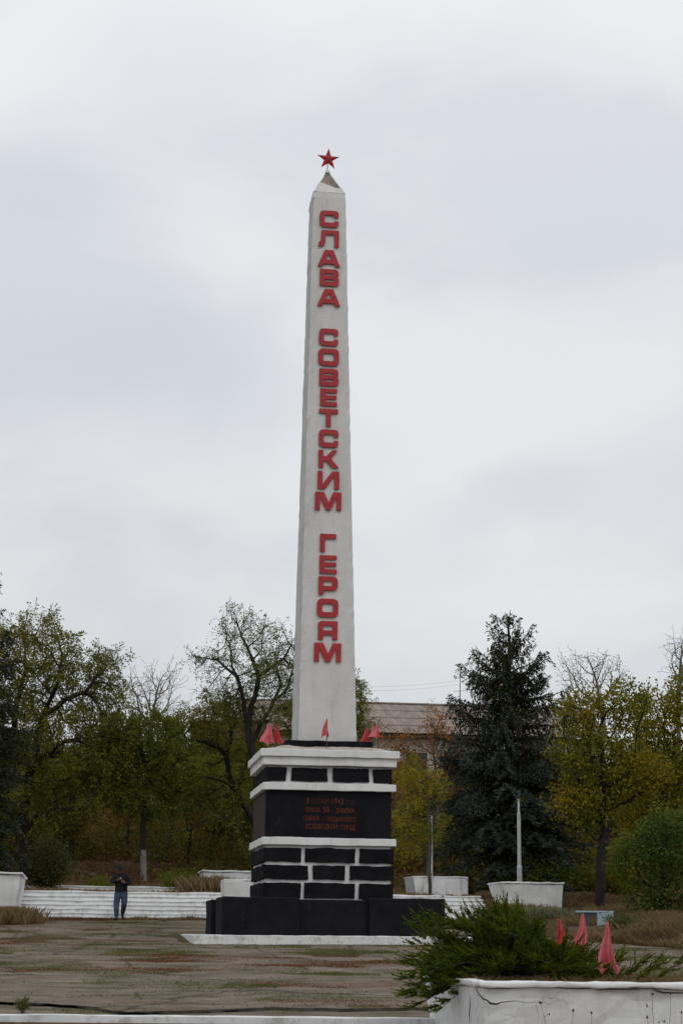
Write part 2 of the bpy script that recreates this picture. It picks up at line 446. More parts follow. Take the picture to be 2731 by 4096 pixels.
# brick-and-mortar pedestal, centre (3.37, 3.13)
pc = (3.352, 3.14)
def ring(mb, h, z0, z1): mb.box(pc[0] - h, pc[0] + h, pc[1] - h, pc[1] + h, z0, z1)
b = MB(); ring(b, 1.545, 2.642, 3.955); b.build('pedestal_wall', M['white'], mon, bevel=.015, sub=.2, disp=.012)
b = MB(); ring(b, 1.50, 5.30, 5.90); b.build('frieze_wall', M['white'], mon, bevel=.015, sub=.2, disp=.012)
def course(name, z0, z1, segs):
    """one course of rough black stones on all four faces; segs are (u0,u1) along the front"""
    mb = MB(); p = .068; h = 1.545 if z0 < 4 else 1.50
    d = .03
    front = segs
    for k in range(4):
        L = -h - p; rr = h + p
        ss = [(a - pc[0], b_ - pc[0]) for a, b_ in front]
        if k % 2: # side faces use a different rhythm of stones
            w = 2 * rr; ss = [(-h + .004, -h + w * .19), (-h + w * .205, -h + w * .49), (-h + w * .505, -h + w * .79), (-h + w * .805, h - .004)]
        else: ss = [(max(a, L), min(b_, rr)) for a, b_ in ss]
        for (a, e) in ss:
            x0, x1, y0, y1 = a, e, -h - p, -h + d
            vs = [(x0, y0, z0), (x1, y0, z0), (x1, y1, z0), (x0, y1, z0), (x0, y0, z1), (x1, y0, z1), (x1, y1, z1), (x0, y1, z1)]
            ca, sa = math.cos(k * math.pi / 2), math.sin(k * math.pi / 2)
            vs = [(pc[0] + x * ca - y * sa, pc[1] + x * sa + y * ca, z) for x, y, z in vs]
            mb.add(vs, [(3, 2, 1, 0), (4, 5, 6, 7), (0, 1, 5, 4), (1, 2, 6, 5), (2, 3, 7, 6), (3, 0, 4, 7)])
    return mb.build(name, M['rock'], mon, bevel=.012, sub=.10, disp=.024, seed=z0)
course('stone_course', 2.69, 3.055, [(1.70, 2.67), (2.76, 4.00), (4.11, 5.0)])
course('stone_course', 3.137, 3.477, [(1.72, 2.84), (2.96, 3.75), (3.87, 5.0)])
course('stone_course', 3.548, 3.892, [(1.73, 2.67), (2.76, 4.00), (4.11, 5.0)])
course('stone_course', 5.517, 5.852, [(1.73, 2.27), (2.40, 3.30), (3.44, 4.34), (4.45, 5.0)])
b = MB(); ring(b, 1.665, 3.955, 4.14); b.build('belt', M['white'], mon, bevel=.014, sub=.16, disp=.012)
b = MB(); ring(b, 1.665, 5.292, 5.47); b.build('belt', M['white'], mon, bevel=.014, sub=.16, disp=.012, seed=3)
b = MB(); ring(b, 1.665, 5.90, 6.108); ring(b, 1.735, 6.106, 6.285)
b.build('cornice', M['white'], mon, bevel=.014, sub=.16, disp=.012, seed=6)
# weathered mortar falling away from the obelisk foot
b = MB(); h0, h1 = 1.71, 1.08
b.add([(pc[0] - h0, pc[1] - h0, 6.27), (pc[0] + h0, pc[1] - h0, 6.27), (pc[0] + h0, pc[1] + h0, 6.27), (pc[0] - h0, pc[1] + h0, 6.27),
       (pc[0] - h1, pc[1] - h1, 6.43), (pc[0] + h1, pc[1] - h1, 6.43), (pc[0] + h1, pc[1] + h1, 6.43), (pc[0] - h1, pc[1] + h1, 6.43)],
      [(3, 2, 1, 0), (4, 5, 6, 7), (0, 1, 5, 4), (1, 2, 6, 5), (2, 3, 7, 6), (3, 0, 4, 7)])
b.build('mortar_weathering', M['mortar'], mon, sub=.2, disp=.03)
b = MB(); b.box(2.30, 4.52, 2.04, 4.24, 6.38, 6.575)
b.build('shaft_footing', M['black'], mon, bevel=.015, sub=.3, disp=.015)
# inscription panel
b = MB(); ring(b, 1.555, 4.138, 5.294)
panel = b.build('inscription_panel', M['black'], mon, bevel=.01)
b = MB(); b.box(pc[0] - 1.555 - .03, pc[0] - 1.555 + .01, pc[1] - 1.50, pc[1] + 1.50, 4.18, 5.24)
b.build('side_plaque', M['plaque'], panel, bevel=.006)

def text_mesh(txt, capH, xsc, mat, parent, loc, name='lettering', faded=None):
    cu = bpy.data.curves.new(name, 'FONT'); cu.body = txt; cu.size = 1; cu.align_x = 'LEFT'; cu.extrude = .002
    cu.space_character = 1.18
    to = bpy.data.objects.new(name, cu); COL.objects.link(to)
    bpy.context.view_layer.update()
    me = bpy.data.meshes.new_from_object(to.evaluated_get(bpy.context.evaluated_depsgraph_get()))
    bpy.data.objects.remove(to)
    me.materials.clear(); me.materials.append(mat)
    xsv = [v.co.x for v in me.vertices]
    w = max(xsv) - min(xsv); x0 = min(xsv); yh = .73
    for v in me.vertices:
        x, y, z = v.co
        v.co = ((x - x0) * xsc / w, -z, y * capH / yh)
    o = bpy.data.objects.new(name, me); COL.objects.link(o); o.parent = parent; o.location = loc
    return o
fv = pc[1] - 1.555 - .004
for txt, x0, x1, zb, sz, m in (('3', 2.785, 2.845, 4.972, .145, 'inscr'), ('СЕНТЯБРЯ', 2.90, 3.36, 4.972, .115, 'inscr_dim'), ('1943', 3.44, 3.70, 4.972, .145, 'inscr'), ('ГОДА', 3.78, 3.99, 4.962, .115, 'inscr_dim'),
                              ('ВОЙСКА', 2.785, 3.12, 4.768, .112, 'inscr'), ('50', 3.20, 3.345, 4.762, .145, 'inscr'), ('-й', 3.37, 3.44, 4.768, .10, 'inscr_dim'), ('ДИВИЗИИ', 3.52, 3.97, 4.758, .115, 'inscr'),
                              ('ГЕНЕРАЛА', 2.73, 3.11, 4.558, .118, 'inscr'), ('А.С.', 3.18, 3.31, 4.555, .105, 'inscr_dim'), ('ВЛАДЫЧАНСКОГО', 3.33, 4.02, 4.545, .118, 'inscr'),
                              ('ОСВОБОДИЛИ', 2.78, 3.57, 4.358, .125, 'inscr'), ('ГОРОД.', 3.64, 4.03, 4.345, .125, 'inscr')):
    text_mesh(txt, sz, x1 - x0, M[m], panel, (x0, fv, zb), 'lettering')

# shaft
Z0, Z1, ZA = 6.575, 21.74, 22.62
def hs(z): return .76 - (z - 6.56) / (21.75 - 6.56) * .305
def cu_(z): return 3.40 - (z - 6.57) / 15.2 * .062
CV = 3.13
bm = bmesh.new(); nz_ = 90; ns = 8; rings = []
for k in range(nz_ + 1):
    z = Z0 + (Z1 - Z0) * k / nz_; h = hs(z); rg = []
    if k == nz_: h *= .965
    for s_ in range(4):
        for j in range(ns):
            t = -1 + 2 * j / ns
            p = {0: (t, -1), 1: (1, t), 2: (-t, 1), 3: (-1, -t)}[s_]
            edge = .012 if j == 0 else 0.0
            q = Vector((p[0] * 3 + s_ * 5, z * 1.7, s_))
            jx = mnoise.noise(q * 1.9) * .010 + mnoise.noise(q * 7) * .007
            jj = mnoise.noise(Vector((z * 4.1, s_ * 9.0, j))) * (.017 if j == 0 else .004)
            x = cu_(z) + p[0] * (h - edge + jx + jj); y = CV + p[1] * (h - edge + (jx if j == 0 else mnoise.noise(q * 2.3) * .006) + (jj if j == 0 else 0))
            rg.append(bm.verts.new((x, y, z)))
    rings.append(rg)
m_ = 4 * ns
for k in range(nz_):
    for j in range(m_):
        fc = bm.faces.new((rings[k][j], rings[k][(j + 1) % m_], rings[k + 1][(j + 1) % m_], rings[k + 1][j]))
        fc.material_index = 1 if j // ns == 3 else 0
bm.faces.new(rings[0][::-1]); bm.faces.new(rings[-1])
me = bpy.data.meshes.new('shaft'); bm.to_mesh(me); bm.free()
me.materials.append(M['shaft']); me.materials.append(M['shaft_side'])
sh = bpy.data.objects.new('shaft', me); COL.objects.link(sh); sh.parent = mon
# pyramidal cap: plastered skirt, bare brick above with a ragged edge
def pyr(name, za, zb, mat, jag_top, jag_bot, grow=0.0):
    bm = bmesh.new(); n = 14; R_ = []
    for lev in range(7):
        rg = []
        for s_ in range(4):
            for j in range(n):
                t = -1 + 2 * j / n
                p = {0: (t, -1), 1: (1, t), 2: (-t, 1), 3: (-1, -t)}[s_]
                top = zb + (jag_top * (mnoise.noise(Vector((p[0] * 2.1, p[1] * 2.1, 3))) + (-.5 * p[0] if jag_top else 0)))
                bot = za + (jag_bot * (mnoise.noise(Vector((p[0] * 2.1, p[1] * 2.1, 3))) - .5 * p[0]))
                z = bot + (top - bot) * lev / 6
                h = hs(Z1) * .965 * (ZA - z) / (ZA - Z1 + .001) + grow
                if z >= ZA - .06: h = max(h, .035)
                jit = mnoise.noise(Vector((p[0] * 4, p[1] * 4, z * 6))) * .012
                rg.append(bm.verts.new((cu_(z) + p[0] * (h + jit), CV + p[1] * (h + jit), z)))
        R_.append(rg)
    m2 = 4 * n
    for k in range(6):
        for j in range(m2): bm.faces.new((R_[k][j], R_[k][(j + 1) % m2], R_[k + 1][(j + 1) % m2], R_[k + 1][j]))
    bm.faces.new(R_[-1]); bm.faces.new(R_[0][::-1])
    me = bpy.data.meshes.new(name); bm.to_mesh(me); bm.free(); me.materials.append(mat)
    o = bpy.data.objects.new(name, me); COL.objects.link(o); o.parent = mon
    return o
pyr('cap_skirt', Z1 + .002, 22.00, M['shaft'], .20, 0, .006)
pyr('cap_core', Z1 + .01, ZA - .07, M['tip'], 0, 0, -.012)
b = MB(); b.tube([(cu_(22.5), CV, 22.50), (cu_(22.5), CV, 22.58), (cu_(22.5), CV, 22.62)], [.075, .06, .015], 10); b.build('cap_finial', M['white_old'], mon)
# star with a rod
b = MB(); b.tube([(3.33, CV, 22.58), (3.335, CV, 22.80)], .013, 8); b.build('star_rod', M['steel'], mon)
sv = [(0, -.035), (0, .035)]; vs = []; rot = R(-2)
cxs, czs, Rr, rr_ = 3.352, 22.935, .335, .128
for k in range(10):
    a = math.pi / 2 + k * math.pi / 5 + rot; q = Rr if k % 2 == 0 else rr_
    vs.append((cxs + q * math.cos(a), CV, czs + q * math.sin(a)))
vs += [(cxs, CV - .055, czs), (cxs, CV + .055, czs)]
fs = []
for k in range(10):
    fs += [(k, (k + 1) % 10, 10), ((k + 1) % 10, k, 11)]
mk('star', vs, fs, M['red'], mon)

# red raised letters
def rp(pts):
    out = []; n = len(pts)
    for i, p in enumerate(pts):
        if len(p) < 3: out.append((p[0], p[1])); continue
        a, c_ = Vector(pts[i - 1][:2]), Vector(pts[(i + 1) % n][:2]); b_ = Vector(p[:2]); r = p[2]
        s0 = b_ + (a - b_).normalized() * min(r, (a - b_).length * .5); s1 = b_ + (c_ - b_).normalized() * min(r, (c_ - b_).length * .5)
        for t in (0, .2, .4, .6, .8, 1):
            q = s0 * (1 - t) ** 2 + b_ * 2 * t * (1 - t) * (1 - .0) + s1 * t * t
            out.append((q.x, q.y))
    return out
GL = {
 'С': (1.13, [[(1.13, .60), (1.13, 1, .24), (0, 1, .28), (0, 0, .28), (1.13, 0, .24), (1.13, .38), (.87, .38), (.87, .27, .07), (.28, .27, .1), (.28, .73, .1), (.87, .73, .07), (.87, .60)]]),
 'Л': (1.20, [[(1.20, 0), (1.20, 1), (.16, 1), (.13, .45), (.09, .28, .06), (0, .27), (0, 0), (.22, 0, .16), (.38, .18, .12), (.42, .75), (.93, .75), (.93, 0)]]),
 'А': (1.35, [[(0, 0), (.42, 1), (.93, 1), (1.35, 0), (1.06, 0), (.99, .16), (.37, .16), (.30, 0)], [(.50, .42), (.85, .42), (.675, .78)]]),
 'В': (1.15, [[(0, 0), (0, 1), (1.12, 1, .25), (1.12, .56, .10), (1.06, .51), (1.15, .44, .08), (1.15, 0, .25)], [(.28, .62), (.84, .62, .04), (.84, .75, .04), (.28, .75)], [(.28, .25), (.86, .25, .04), (.86, .39, .04), (.28, .39)]]),
 'О': (1.18, [[(1.18, 1, .30), (0, 1, .30), (0, 0, .30), (1.18, 0, .30)], [(.28, .27, .1), (.90, .27, .1), (.90, .73, .1), (.28, .73, .1)]]),
 'Е': (.97, [[(0, 0), (0, 1), (.97, 1), (.97, .77), (.28, .77), (.28, .61), (.94, .61), (.94, .39), (.28, .39), (.28, .24), (.97, .24), (.97, 0)]]),
 'Т': (1.07, [[(0, 1), (1.07, 1), (1.07, .75), (.67, .75), (.67, 0), (.40, 0), (.40, .75), (0, .75)]]),
 'К': (1.17, [[(0, 0), (0, 1), (.27, 1), (.27, .65), (.44, .65), (.80, 1), (1.10, 1), (.71, .53), (1.17, 0), (.80, 0), (.42, .40), (.27, .40), (.27, 0)]]),
 'И': (1.20, [[(0, 0), (0, 1), (.27, 1), (.27, .26), (.80, 1), (1.20, 1), (1.20, 0), (.93, 0), (.93, .74), (.40, 0)]]),
 'М': (1.43, [[(0, 0), (0, 1), (.48, 1), (.74, .42), (.98, 1), (1.43, 1), (1.43, 0), (1.17, 0), (1.17, .74), (.86, 0), (.60, 0), (.27, .74), (.27, 0)]]),
 'Г': (.90, [[(0, 0), (0, 1), (.90, 1), (.90, .74), (.27, .74), (.27, 0)]]),
 'Р': (1.05, [[(0, 0), (0, 1), (1.05, 1, .28), (1.05, .23, .28), (.27, .23), (.27, 0)], [(.27, .48), (.76, .48, .06), (.76, .75, .06), (.27, .75)]]),
 'Я': (1.04, [[(1.04, 0), (1.04, 1), (0, 1, .26), (0, .54, .12), (.08, .48), (0, .40, .1), (0, 0), (.27, 0), (.27, .26, .08), (.77, .26), (.77, 0)], [(.27, .50, .06), (.77, .50), (.77, .76), (.27, .76, .06)]]),
}
def glyph_mesh(ch):
    w, polys = GL[ch]
    cu = bpy.data.curves.new('g', 'CURVE'); cu.dimensions = '2D'; cu.fill_mode = 'BOTH'; cu.extrude = .04
    for pl_ in polys:
        pts = rp(pl_); sp = cu.splines.new('POLY'); sp.points.add(len(pts) - 1)
        for p_, (x, y) in zip(sp.points, pts): p_.co = (x, y, 0, 1)
        sp.use_cyclic_u = True
    o = bpy.data.objects.new('g', cu); COL.objects.link(o); bpy.context.view_layer.update()
    me = bpy.data.meshes.new_from_object(o.evaluated_get(bpy.context.evaluated_depsgraph_get()))
    bpy.data.objects.remove(o)
    for v_ in me.vertices:
        x, y, z = v_.co; v_.co = (x / w, -z, y)       # unit width and height, standing up
    me.materials.clear(); me.materials.append(M['red']); me.name = 'letter'
    return me
glyphs = {}
LET = [('С', 20.68, 3.328, .519), ('Л', 20.10, 3.324, .555), ('А', 19.52, 3.330, .621), ('В', 18.955, 3.348, .523), ('А', 18.375, 3.335, .626),
       ('С', 17.235, 3.338, .514), ('О', 16.66, 3.346, .559), ('В', 16.09, 3.359, .521), ('Е', 15.53, 3.352, .456), ('Т', 14.96, 3.354, .503),
       ('С', 14.385, 3.359, .518), ('К', 13.815, 3.371, .541), ('И', 13.235, 3.367, .571), ('М', 12.66, 3.366, .696),
       ('Г', 11.53, 3.372, .423), ('Е', 10.955, 3.376, .451), ('Р', 10.39, 3.382, .500), ('О', 9.80, 3.373, .551), ('Я', 9.21, 3.380, .507), ('М', 8.64, 3.378, .697)]
tilt = math.atan(.305 / 15.19)
for ch, zb, uc, w in LET:
    if ch not in glyphs: glyphs[ch] = glyph_mesh(ch)
    o = bpy.data.objects.new('letter', glyphs[ch]); COL.objects.link(o); o.parent = mon
    o.scale = (w, .36, .487); o.rotation_euler = (-tilt, R(random.uniform(-.5, .5)), 0)
    o.location = (uc - w / 2, CV - hs(zb) - .040, zb)

# ------------------------------------------------------------------ flags
def flag(name_loc, rz, h, spread_l, spread_r, mat, label, seed, group, pole_top=.02, drop=.86, pw=.85):
    """a stick with a limp cloth gathered at its top"""
    root = empty('flag', name_loc, rz, label, 'flag', group)
    b = MB(); b.tube([(0, 0, -.12), (.004, 0, h * .5), (0, 0, h + pole_top)], [.013, .012, .011], 8)
    b.build('stick', M['flagpole'], root)
    n, m = 26, 22; vs = []
    for i in range(n + 1):
        s = i / n
        for j in range(m + 1):
            t = -1 + 2 * j / m
            w = (spread_l if t < 0 else spread_r) * (s ** pw) + .016
            e = drop * h * (1 - .16 * abs(math.sin(t * 2.3 + seed)) * s)
            x = t * w + .02 * s * math.sin(6 * s + seed)
            y = -.015 + (.045 * s) * math.sin(t * 7.0 + seed * 2 + s * 2) - .03 * (1 - abs(t)) * 1 + .02 * mnoise.noise(Vector((t * 2, s * 3, seed)))
            vs.append((x, y, h - s * e))
    fs = [(i * (m + 1) + j, i * (m + 1) + j + 1, (i + 1) * (m + 1) + j + 1, (i + 1) * (m + 1) + j) for i in range(n) for j in range(m)]
    mk('cloth', vs, fs, mat, root, smooth=True)
    return root
def mloc(u, v, z): x, y = W(u, v); return (x, y, z)
FG = 'small red flags on the monument cornice'
flag(mloc(1.84, 1.62, 6.30), TH, .62, .24, .12, M['cloth_pink'], 'pink-red flag with wide drooping cloth at the left front corner of the cornice', 0.3, FG)
flag(mloc(2.05, 1.90, 6.34), TH, .60, .075, .13, M['cloth_red'], 'deep red narrow flag just right of the corner flag on the cornice', 1.7, FG)
flag(mloc(3.30, 1.80, 6.36), TH, .73, .155, .02, M['cloth_pink'], 'red flag in front of the obelisk shaft foot, cloth hanging to the left', 2.2, FG, drop=.66)
flag(mloc(4.60, 1.80, 6.36), TH, .66, .27, .02, M['cloth_pink'], 'pink flag at the right end of the cornice, cloth blown out to the left', 3.1, FG, drop=.62)
flag(mloc(4.42, 2.35, 6.40), TH, .57, .20, .03, M['cloth_red'], 'smaller red flag half hidden behind the right cornice flag', 4.4, FG, drop=.80)

# ------------------------------------------------------------------ stairs, planters, walls
fr = lambda u, v, z=0: (W(u, v)[0], W(u, v)[1], z)
def profile_steps(name, u0, u1, v0, z0, rises, tread, mat, label, seed=0, lip=.02):
    """flight of steps: every riser leans in under a slightly proud nosing"""
    mb = MB(); z = z0; v = v0
    nseg = 46; prof = []
    for k, r_ in enumerate(rises):
        prof += [(v + .03, z), (v + .05, z + r_ - .052), (v, z + r_ - .034), (v + .008, z + r_), (v + tread + .02, z + r_)]
        z += r_; v += tread
    prof += [(v + 1.2, z), (v + 1.2, z0 - .4), (v0 + .02, z0 - .4)]
    vs = []; n = len(prof)
    for i in range(nseg + 1):
        t = i / nseg; uu = u0 + (u1 - u0) * t
        for k, (a, zz) in enumerate(prof):
            q = Vector((uu * .9, k * .37, seed)); q2 = Vector((uu * 4.0, k * .9, seed + 4))
            vs.append((uu, a + mnoise.noise(q2) * .012, zz + mnoise.noise(q) * .030 + mnoise.noise(q2) * .016))
    fs = [(i * n + k, (i + 1) * n + k, (i + 1) * n + (k + 1) % n, i * n + (k + 1) % n) for i in range(nseg) for k in range(n)]
    fs += [tuple(range(n)), tuple(range(nseg * n, nseg * n + n))[::-1]]
    o = mk(name, vs, fs, mat, None, loc=fr(0, 0), rz=TH)
    bm = bmesh.new(); bm.from_mesh(o.data); bmesh.ops.recalc_face_normals(bm, faces=bm.faces); bm.to_mesh(o.data); bm.free()
    props(o, label, 'stairs')
    return o
profile_steps('stairs', -4.62, 10.62, 15.0, 2.20, [.12] + [.137] * 6, .30, M['white_step'], 'wide flight of flaking white painted steps behind the monument', 2)
profile_steps('stairs', -5.2, 8.5, 21.2, 3.10, [.16, .17], .34, M['white_old'], 'low weathered white double kerb on the leaf-strewn terrace above the wide steps', 7)

def planter(loc, rz, w, d, h, bat, label, mat='white_planter', group='white flared planters', lip=.05, seed=0, bl=None, br=None):
    bl = bat if bl is None else bl; br = bat if br is None else br
    root = empty('planter', loc, rz, label, 'planter', group)
    mb = MB(); wl = .16
    mb.add([(bl, bat, -.35), (w - br, bat, -.35), (w - br, d - bat, -.35), (bl, d - bat, -.35), (0, 0, h - .03), (w, 0, h - .03), (w, d, h - .03), (0, d, h - .03)],
           [(3, 2, 1, 0), (4, 5, 6, 7), (0, 1, 5, 4), (1, 2, 6, 5), (2, 3, 7, 6), (3, 0, 4, 7)])
    mb.build('wall', M[mat], root, bevel=.02, sub=.22, disp=.028, seed=seed)
    mb = MB(); e = lip
    for (a0, a1, b0, b1) in ((-e, w + e, -e, wl), (-e, w + e, d - wl, d + e), (-e, wl, wl + .003, d - wl - .003), (w - wl, w + e, wl + .003, d - wl - .003)):
        mb.box(a0, a1, b0, b1, h - .028, h + .028)
    mb.build('rim', M[mat], root, bevel=.014, sub=.25, disp=.022, seed=seed + 1)
    mb = MB(); mb.box(wl - .01, w - wl + .01, wl - .01, d - wl + .01, h - .045, h - .015)
    mb.build('soil', M['soil'], root, sub=.3, disp=.05, seed=seed + 2)
    return root
gzf = lambda u, v: gz1(*W(u, v))
# left far planter (mostly out of frame), right far planter, the box left of the monument, the pair on the terrace
planter(fr(-9.4, 12.0, 2.30), TH, 5.0, 5.2, 1.22, .16, 'white flared planter at the left end of the wide steps, cut by the left edge', seed=1, lip=.06)
planter(fr(10.80, 14.5, 2.25), TH, 2.02, 2.0, 1.27, .20, 'white flared planter at the right end of the wide steps, lamp post behind it', seed=2, bl=.52, br=.10, lip=.03)
planter(fr(1.74, 13.4, 2.2), TH, 2.3, 1.3, 1.25, .10, 'clean white planter box in front of the steps, half hidden behind the monument base', 'white', seed=3, lip=.0)
planter(fr(1.50, 19.3, 3.1), TH, 2.6, 2.0, .82, .06, 'weathered greyish planter on the terrace, left of the monument base', 'white_old', seed=4)
planter(fr(8.66, 18.6, 3.1), TH, 1.92, 1.8, .70, .02, 'stained white planter on the terrace behind a thin tree trunk, right of the monument', 'white_old', seed=5, lip=.0, bl=.14)

# foreground steps and flared planter at the near edge of the square
mb = MB(); prof = [(22.23, .842), (21.93, .838), (21.93, .48), (21.60, .48), (21.60, .44), (21.27, .44), (21.27, .36), (20.94, .36), (20.94, .26), (20.61, .26), (20.61, .14), (20.28, .14), (20.28, -.1), (22.23, -.1)]
vs = []; nseg = 140; n = len(prof)
for i in range(nseg + 1):
    x = -14 + 15.2 * i / nseg
    for k, (y, z) in enumerate(prof):
        top = k < 3
        vs.append((x, y + (mnoise.noise(Vector((x * 3, k, 1))) * .03 if k == 0 else mnoise.noise(Vector((x * 1.1, k, 5))) * .012), z + mnoise.noise(Vector((x * 1.3, k * .4, 2))) * .010 + .006 * mnoise.noise(Vector((x * 9, k, 2)))))
fs = [(i * n + k, (i + 1) * n + k, (i + 1) * n + (k + 1) % n, i * n + (k + 1) % n) for i in range(nseg) for k in range(n)]
fs += [tuple(range(n)), tuple(range(nseg * n, nseg * n + n))[::-1]]
o = mk('stairs', vs, fs, M['kerb'])
bm = bmesh.new(); bm.from_mesh(o.data); bmesh.ops.recalc_face_normals(bm, faces=bm.faces); bm.to_mesh(o.data); bm.free()
props(o, 'near white painted concrete step along the bottom edge, left of the juniper planter', 'stairs')

fp = empty('planter', (1.50, 19.15, 0), 0, 'large cracked white planter in the foreground holding the juniper', 'planter', 'white flared planters')
zt = 1.322
def quadbox(mb, quad_b, quad_t, z0, z1):
    mb.add([(x, y, z0) for x, y in quad_b] + [(x, y, z1) for x, y in quad_t],
           [(3, 2, 1, 0), (4, 5, 6, 7), (0, 1, 5, 4), (1, 2, 6, 5), (2, 3, 7, 6), (3, 0, 4, 7)])
W0 = 7.5
mb = MB(); quadbox(mb, [(.10, .12), (W0, .12), (W0, 3.0), (-.26, 3.0)], [(.03, .02), (W0 + .1, .02), (W0 + .1, 3.12), (-.42, 3.12)], -.3, zt - .03)
mb.build('wall', M['white_planter'], fp, bevel=.03, sub=.14, disp=.030)
mb = MB()
quadbox(mb, [(-.0, -.035), (W0 + .12, -.035), (W0 + .12, .17), (-.03, .17)], [(-.0, -.03), (W0 + .12, -.03), (W0 + .12, .17), (-.03, .17)], zt - .035, zt + .028)
quadbox(mb, [(-.03, .173), (.15, .173), (-.27, 3.0), (-.45, 3.0)], [(-.03, .173), (.15, .173), (-.27, 3.0), (-.45, 3.0)], zt - .035, zt + .026)
quadbox(mb, [(-.45, 3.003), (W0 + .12, 3.003), (W0 + .12, 3.16), (-.45, 3.16)], [(-.45, 3.003), (W0 + .12, 3.003), (W0 + .12, 3.16), (-.45, 3.16)], zt - .035, zt + .027)
mb.build('rim', M['white_planter'], fp, bevel=.022, sub=.10, disp=.024, seed=4)
mb = MB(); quadbox(mb, [(.1, .16), (W0, .16), (W0, 3.01), (-.28, 3.01)], [(.1, .16), (W0, .16), (W0, 3.01), (-.28, 3.01)], zt - .06, zt - .012)
mb.build('soil', M['soil'], fp, sub=.3, disp=.04)

M['crack'] = m_plain('crack_gap', (.02, .018, .016, 1), (.05, .045, .04, 1), 9, 1, .1)
mb = MB()
for pts, r_ in (([(1903, 3955), (1915, 3978), (1932, 3996), (1948, 4001), (1958, 4013), (1985, 4017), (2002, 4010), (2060, 4003), (2110, 4012), (2160, 4008)], [.003, .006, .008, .007, .011, .010, .006, .003, .002, .001]),
                ([(1878, 3984), (1879, 4020), (1876, 4060), (1877, 4090)], [.002, .005, .005, .002]),
                ([(2142, 4020), (2150, 4052), (2152, 4085)], [.002, .002, .001]),
                ([(2380, 3962), (2420, 3955), (2450, 3958), (2545, 3957), (2560, 3962)], [.002, .008, .004, .006, .002]),
                ([(2606, 3952), (2622, 3962), (2650, 3970), (2735, 3972)], [.004, .009, .010, .006]),
                ([(2190, 3985), (2200, 3996), (2222, 3990), (2240, 4008)], [.001, .002, .002, .001])):
    yy = 19.135 if pts[0][0] > 1900 else 19.30
    q_ = [at(x_, y_, yy) for x_, y_ in pts]
    mb.tube([tuple(a_ - Vector((1.50, 19.15, 0))) for a_ in q_], r_, 6)
props(mb.build('crack', M['crack'], fp), kind='stuff')
# low white kerb on the left, lamp post, bench
mb = MB()
for k in range(5):
    x0 = -9.75 - k * .34; y0 = 55.0 - k * .95
    mb.box(x0 - .10, x0 + .10, y0 - .45, y0 + .45, gz1(x0 + .4, y0) - .1, gz1(x0 + .4, y0) + .15)
props(mb.build('kerb', M['kerb'], None, bevel=.03, sub=.2, disp=.04), 'low crumbling white kerb running from the left planter towards the left edge', 'kerb')

lp = empty('lamp_post', tuple(at(2077, 3534, 61)), 0, 'light grey stepped lamp post without a head, standing behind the right planter', 'lamp post')
b_ = -0.9
mb = MB(); mb.tube([(0, 0, b_), (0, 0, .55), (0, 0, .62)], [.092, .088, .068], 16); mb.build('lower_shaft', M['pole'], lp, smooth=False)
mb = MB(); mb.tube([(0, 0, .60), (.005, 0, 2.36), (.005, 0, 2.40)], [.066, .062, .045], 16); mb.build('upper_shaft', M['pole'], lp)
mb = MB(); mb.tube([(.005, 0, 2.38), (.005, 0, 2.80)], [.040, .038], 12); mb.build('spigot', M['pole'], lp)
mb = MB(); mb.tube([(.005, 0, 2.79), (.005, 0, 2.86)], [.046, .046], 12); mb.build('cap', m_plain('rusty_cap', (.30, .20, .06, 1), (.4, .28, .1, 1)), lp)

mb = MB(); mb.tube([(.03, 0, 2.86), (.03, 0, 2.93)], .012, 6); mb.tube([(.03, 0, 2.92), (.03, 0, 2.95), (.03, 0, 3.10), (.03, 0, 3.15)], [.03, .05, .06, .02], 8)
mb.build('lantern', m_plain('dark_blue_glass', (.02, .028, .045, 1), (.06, .08, .11, 1), 9, .3, .05), lp)
bx, by = 7.05, 49.0
bn = empty('bench', (bx, by, gz1(bx, by) - .02), R(-6), 'faded blue concrete bench with one solid block end, on dry grass at right', 'bench')
mb = MB(); mb.box(-.56, .47, -.02, .42, .385, .435); mb.build('seat', M['bench'], bn, bevel=.012)
mb = MB(); mb.box(.005, .475, -.05, .45, -.1, .382, t=-.01); mb.build('block_leg', M['bench'], bn, bevel=.012, sub=.15, disp=.012)
mb = MB(); mb.box(-.28, -.22, .05, .36, -.1, .383); mb.build('leg', M['bench_dark'], bn, bevel=.005)
mb = MB(); mb.box(-.47, -.02, .03, .08, .31, .383); mb.build('rail', M['bench_dark'], bn, bevel=.005)
mb = MB(); px = at(1724, 3262, 61.9); mb.tube([(0, 0, 0), (0, 0, px.z - gz1(px.x, 61.9) + .3)], [.05, .045], 10)
props(mb.build('post', M['pole'], None, loc=(px.x, 61.9, gz1(px.x, 61.9) - .3)), 'thin grey post among yellow foliage right of the monument', 'post')

# ------------------------------------------------------------------ vegetation tools
def rand_unit(n, g):
    a = g.normal(size=(n, 3)); return a / np.linalg.norm(a, axis=1, keepdims=True)

def leaf_quads(C, A, B):
    """diamond leaves: centre C, half axis A, half width B"""
    n = len(C)
    V = np.empty((n, 4, 3)); V[:, 0] = C - A; V[:, 1] = C + B - A * .1; V[:, 2] = C + A; V[:, 3] = C - B - A * .1
    return V.reshape(-1, 3), np.arange(n * 4).reshape(-1, 4)

def leaf_cloud(P, g, per, spread, L, wr=.42, droop=.5, jit=.35):
    n = len(P) * per
    C = np.repeat(P, per, 0) + g.normal(size=(n, 3)) * spread
    d = rand_unit(n, g); d[:, 2] -= droop; d /= np.linalg.norm(d, axis=1, keepdims=True)
    s = np.cross(d, rand_unit(n, g)); s /= np.linalg.norm(s, axis=1, keepdims=True) + 1e-9
    l = L * (1 + g.uniform(-jit, jit, (n, 1)))
    return leaf_quads(C, d * l * .5, s * l * .5 * wr)

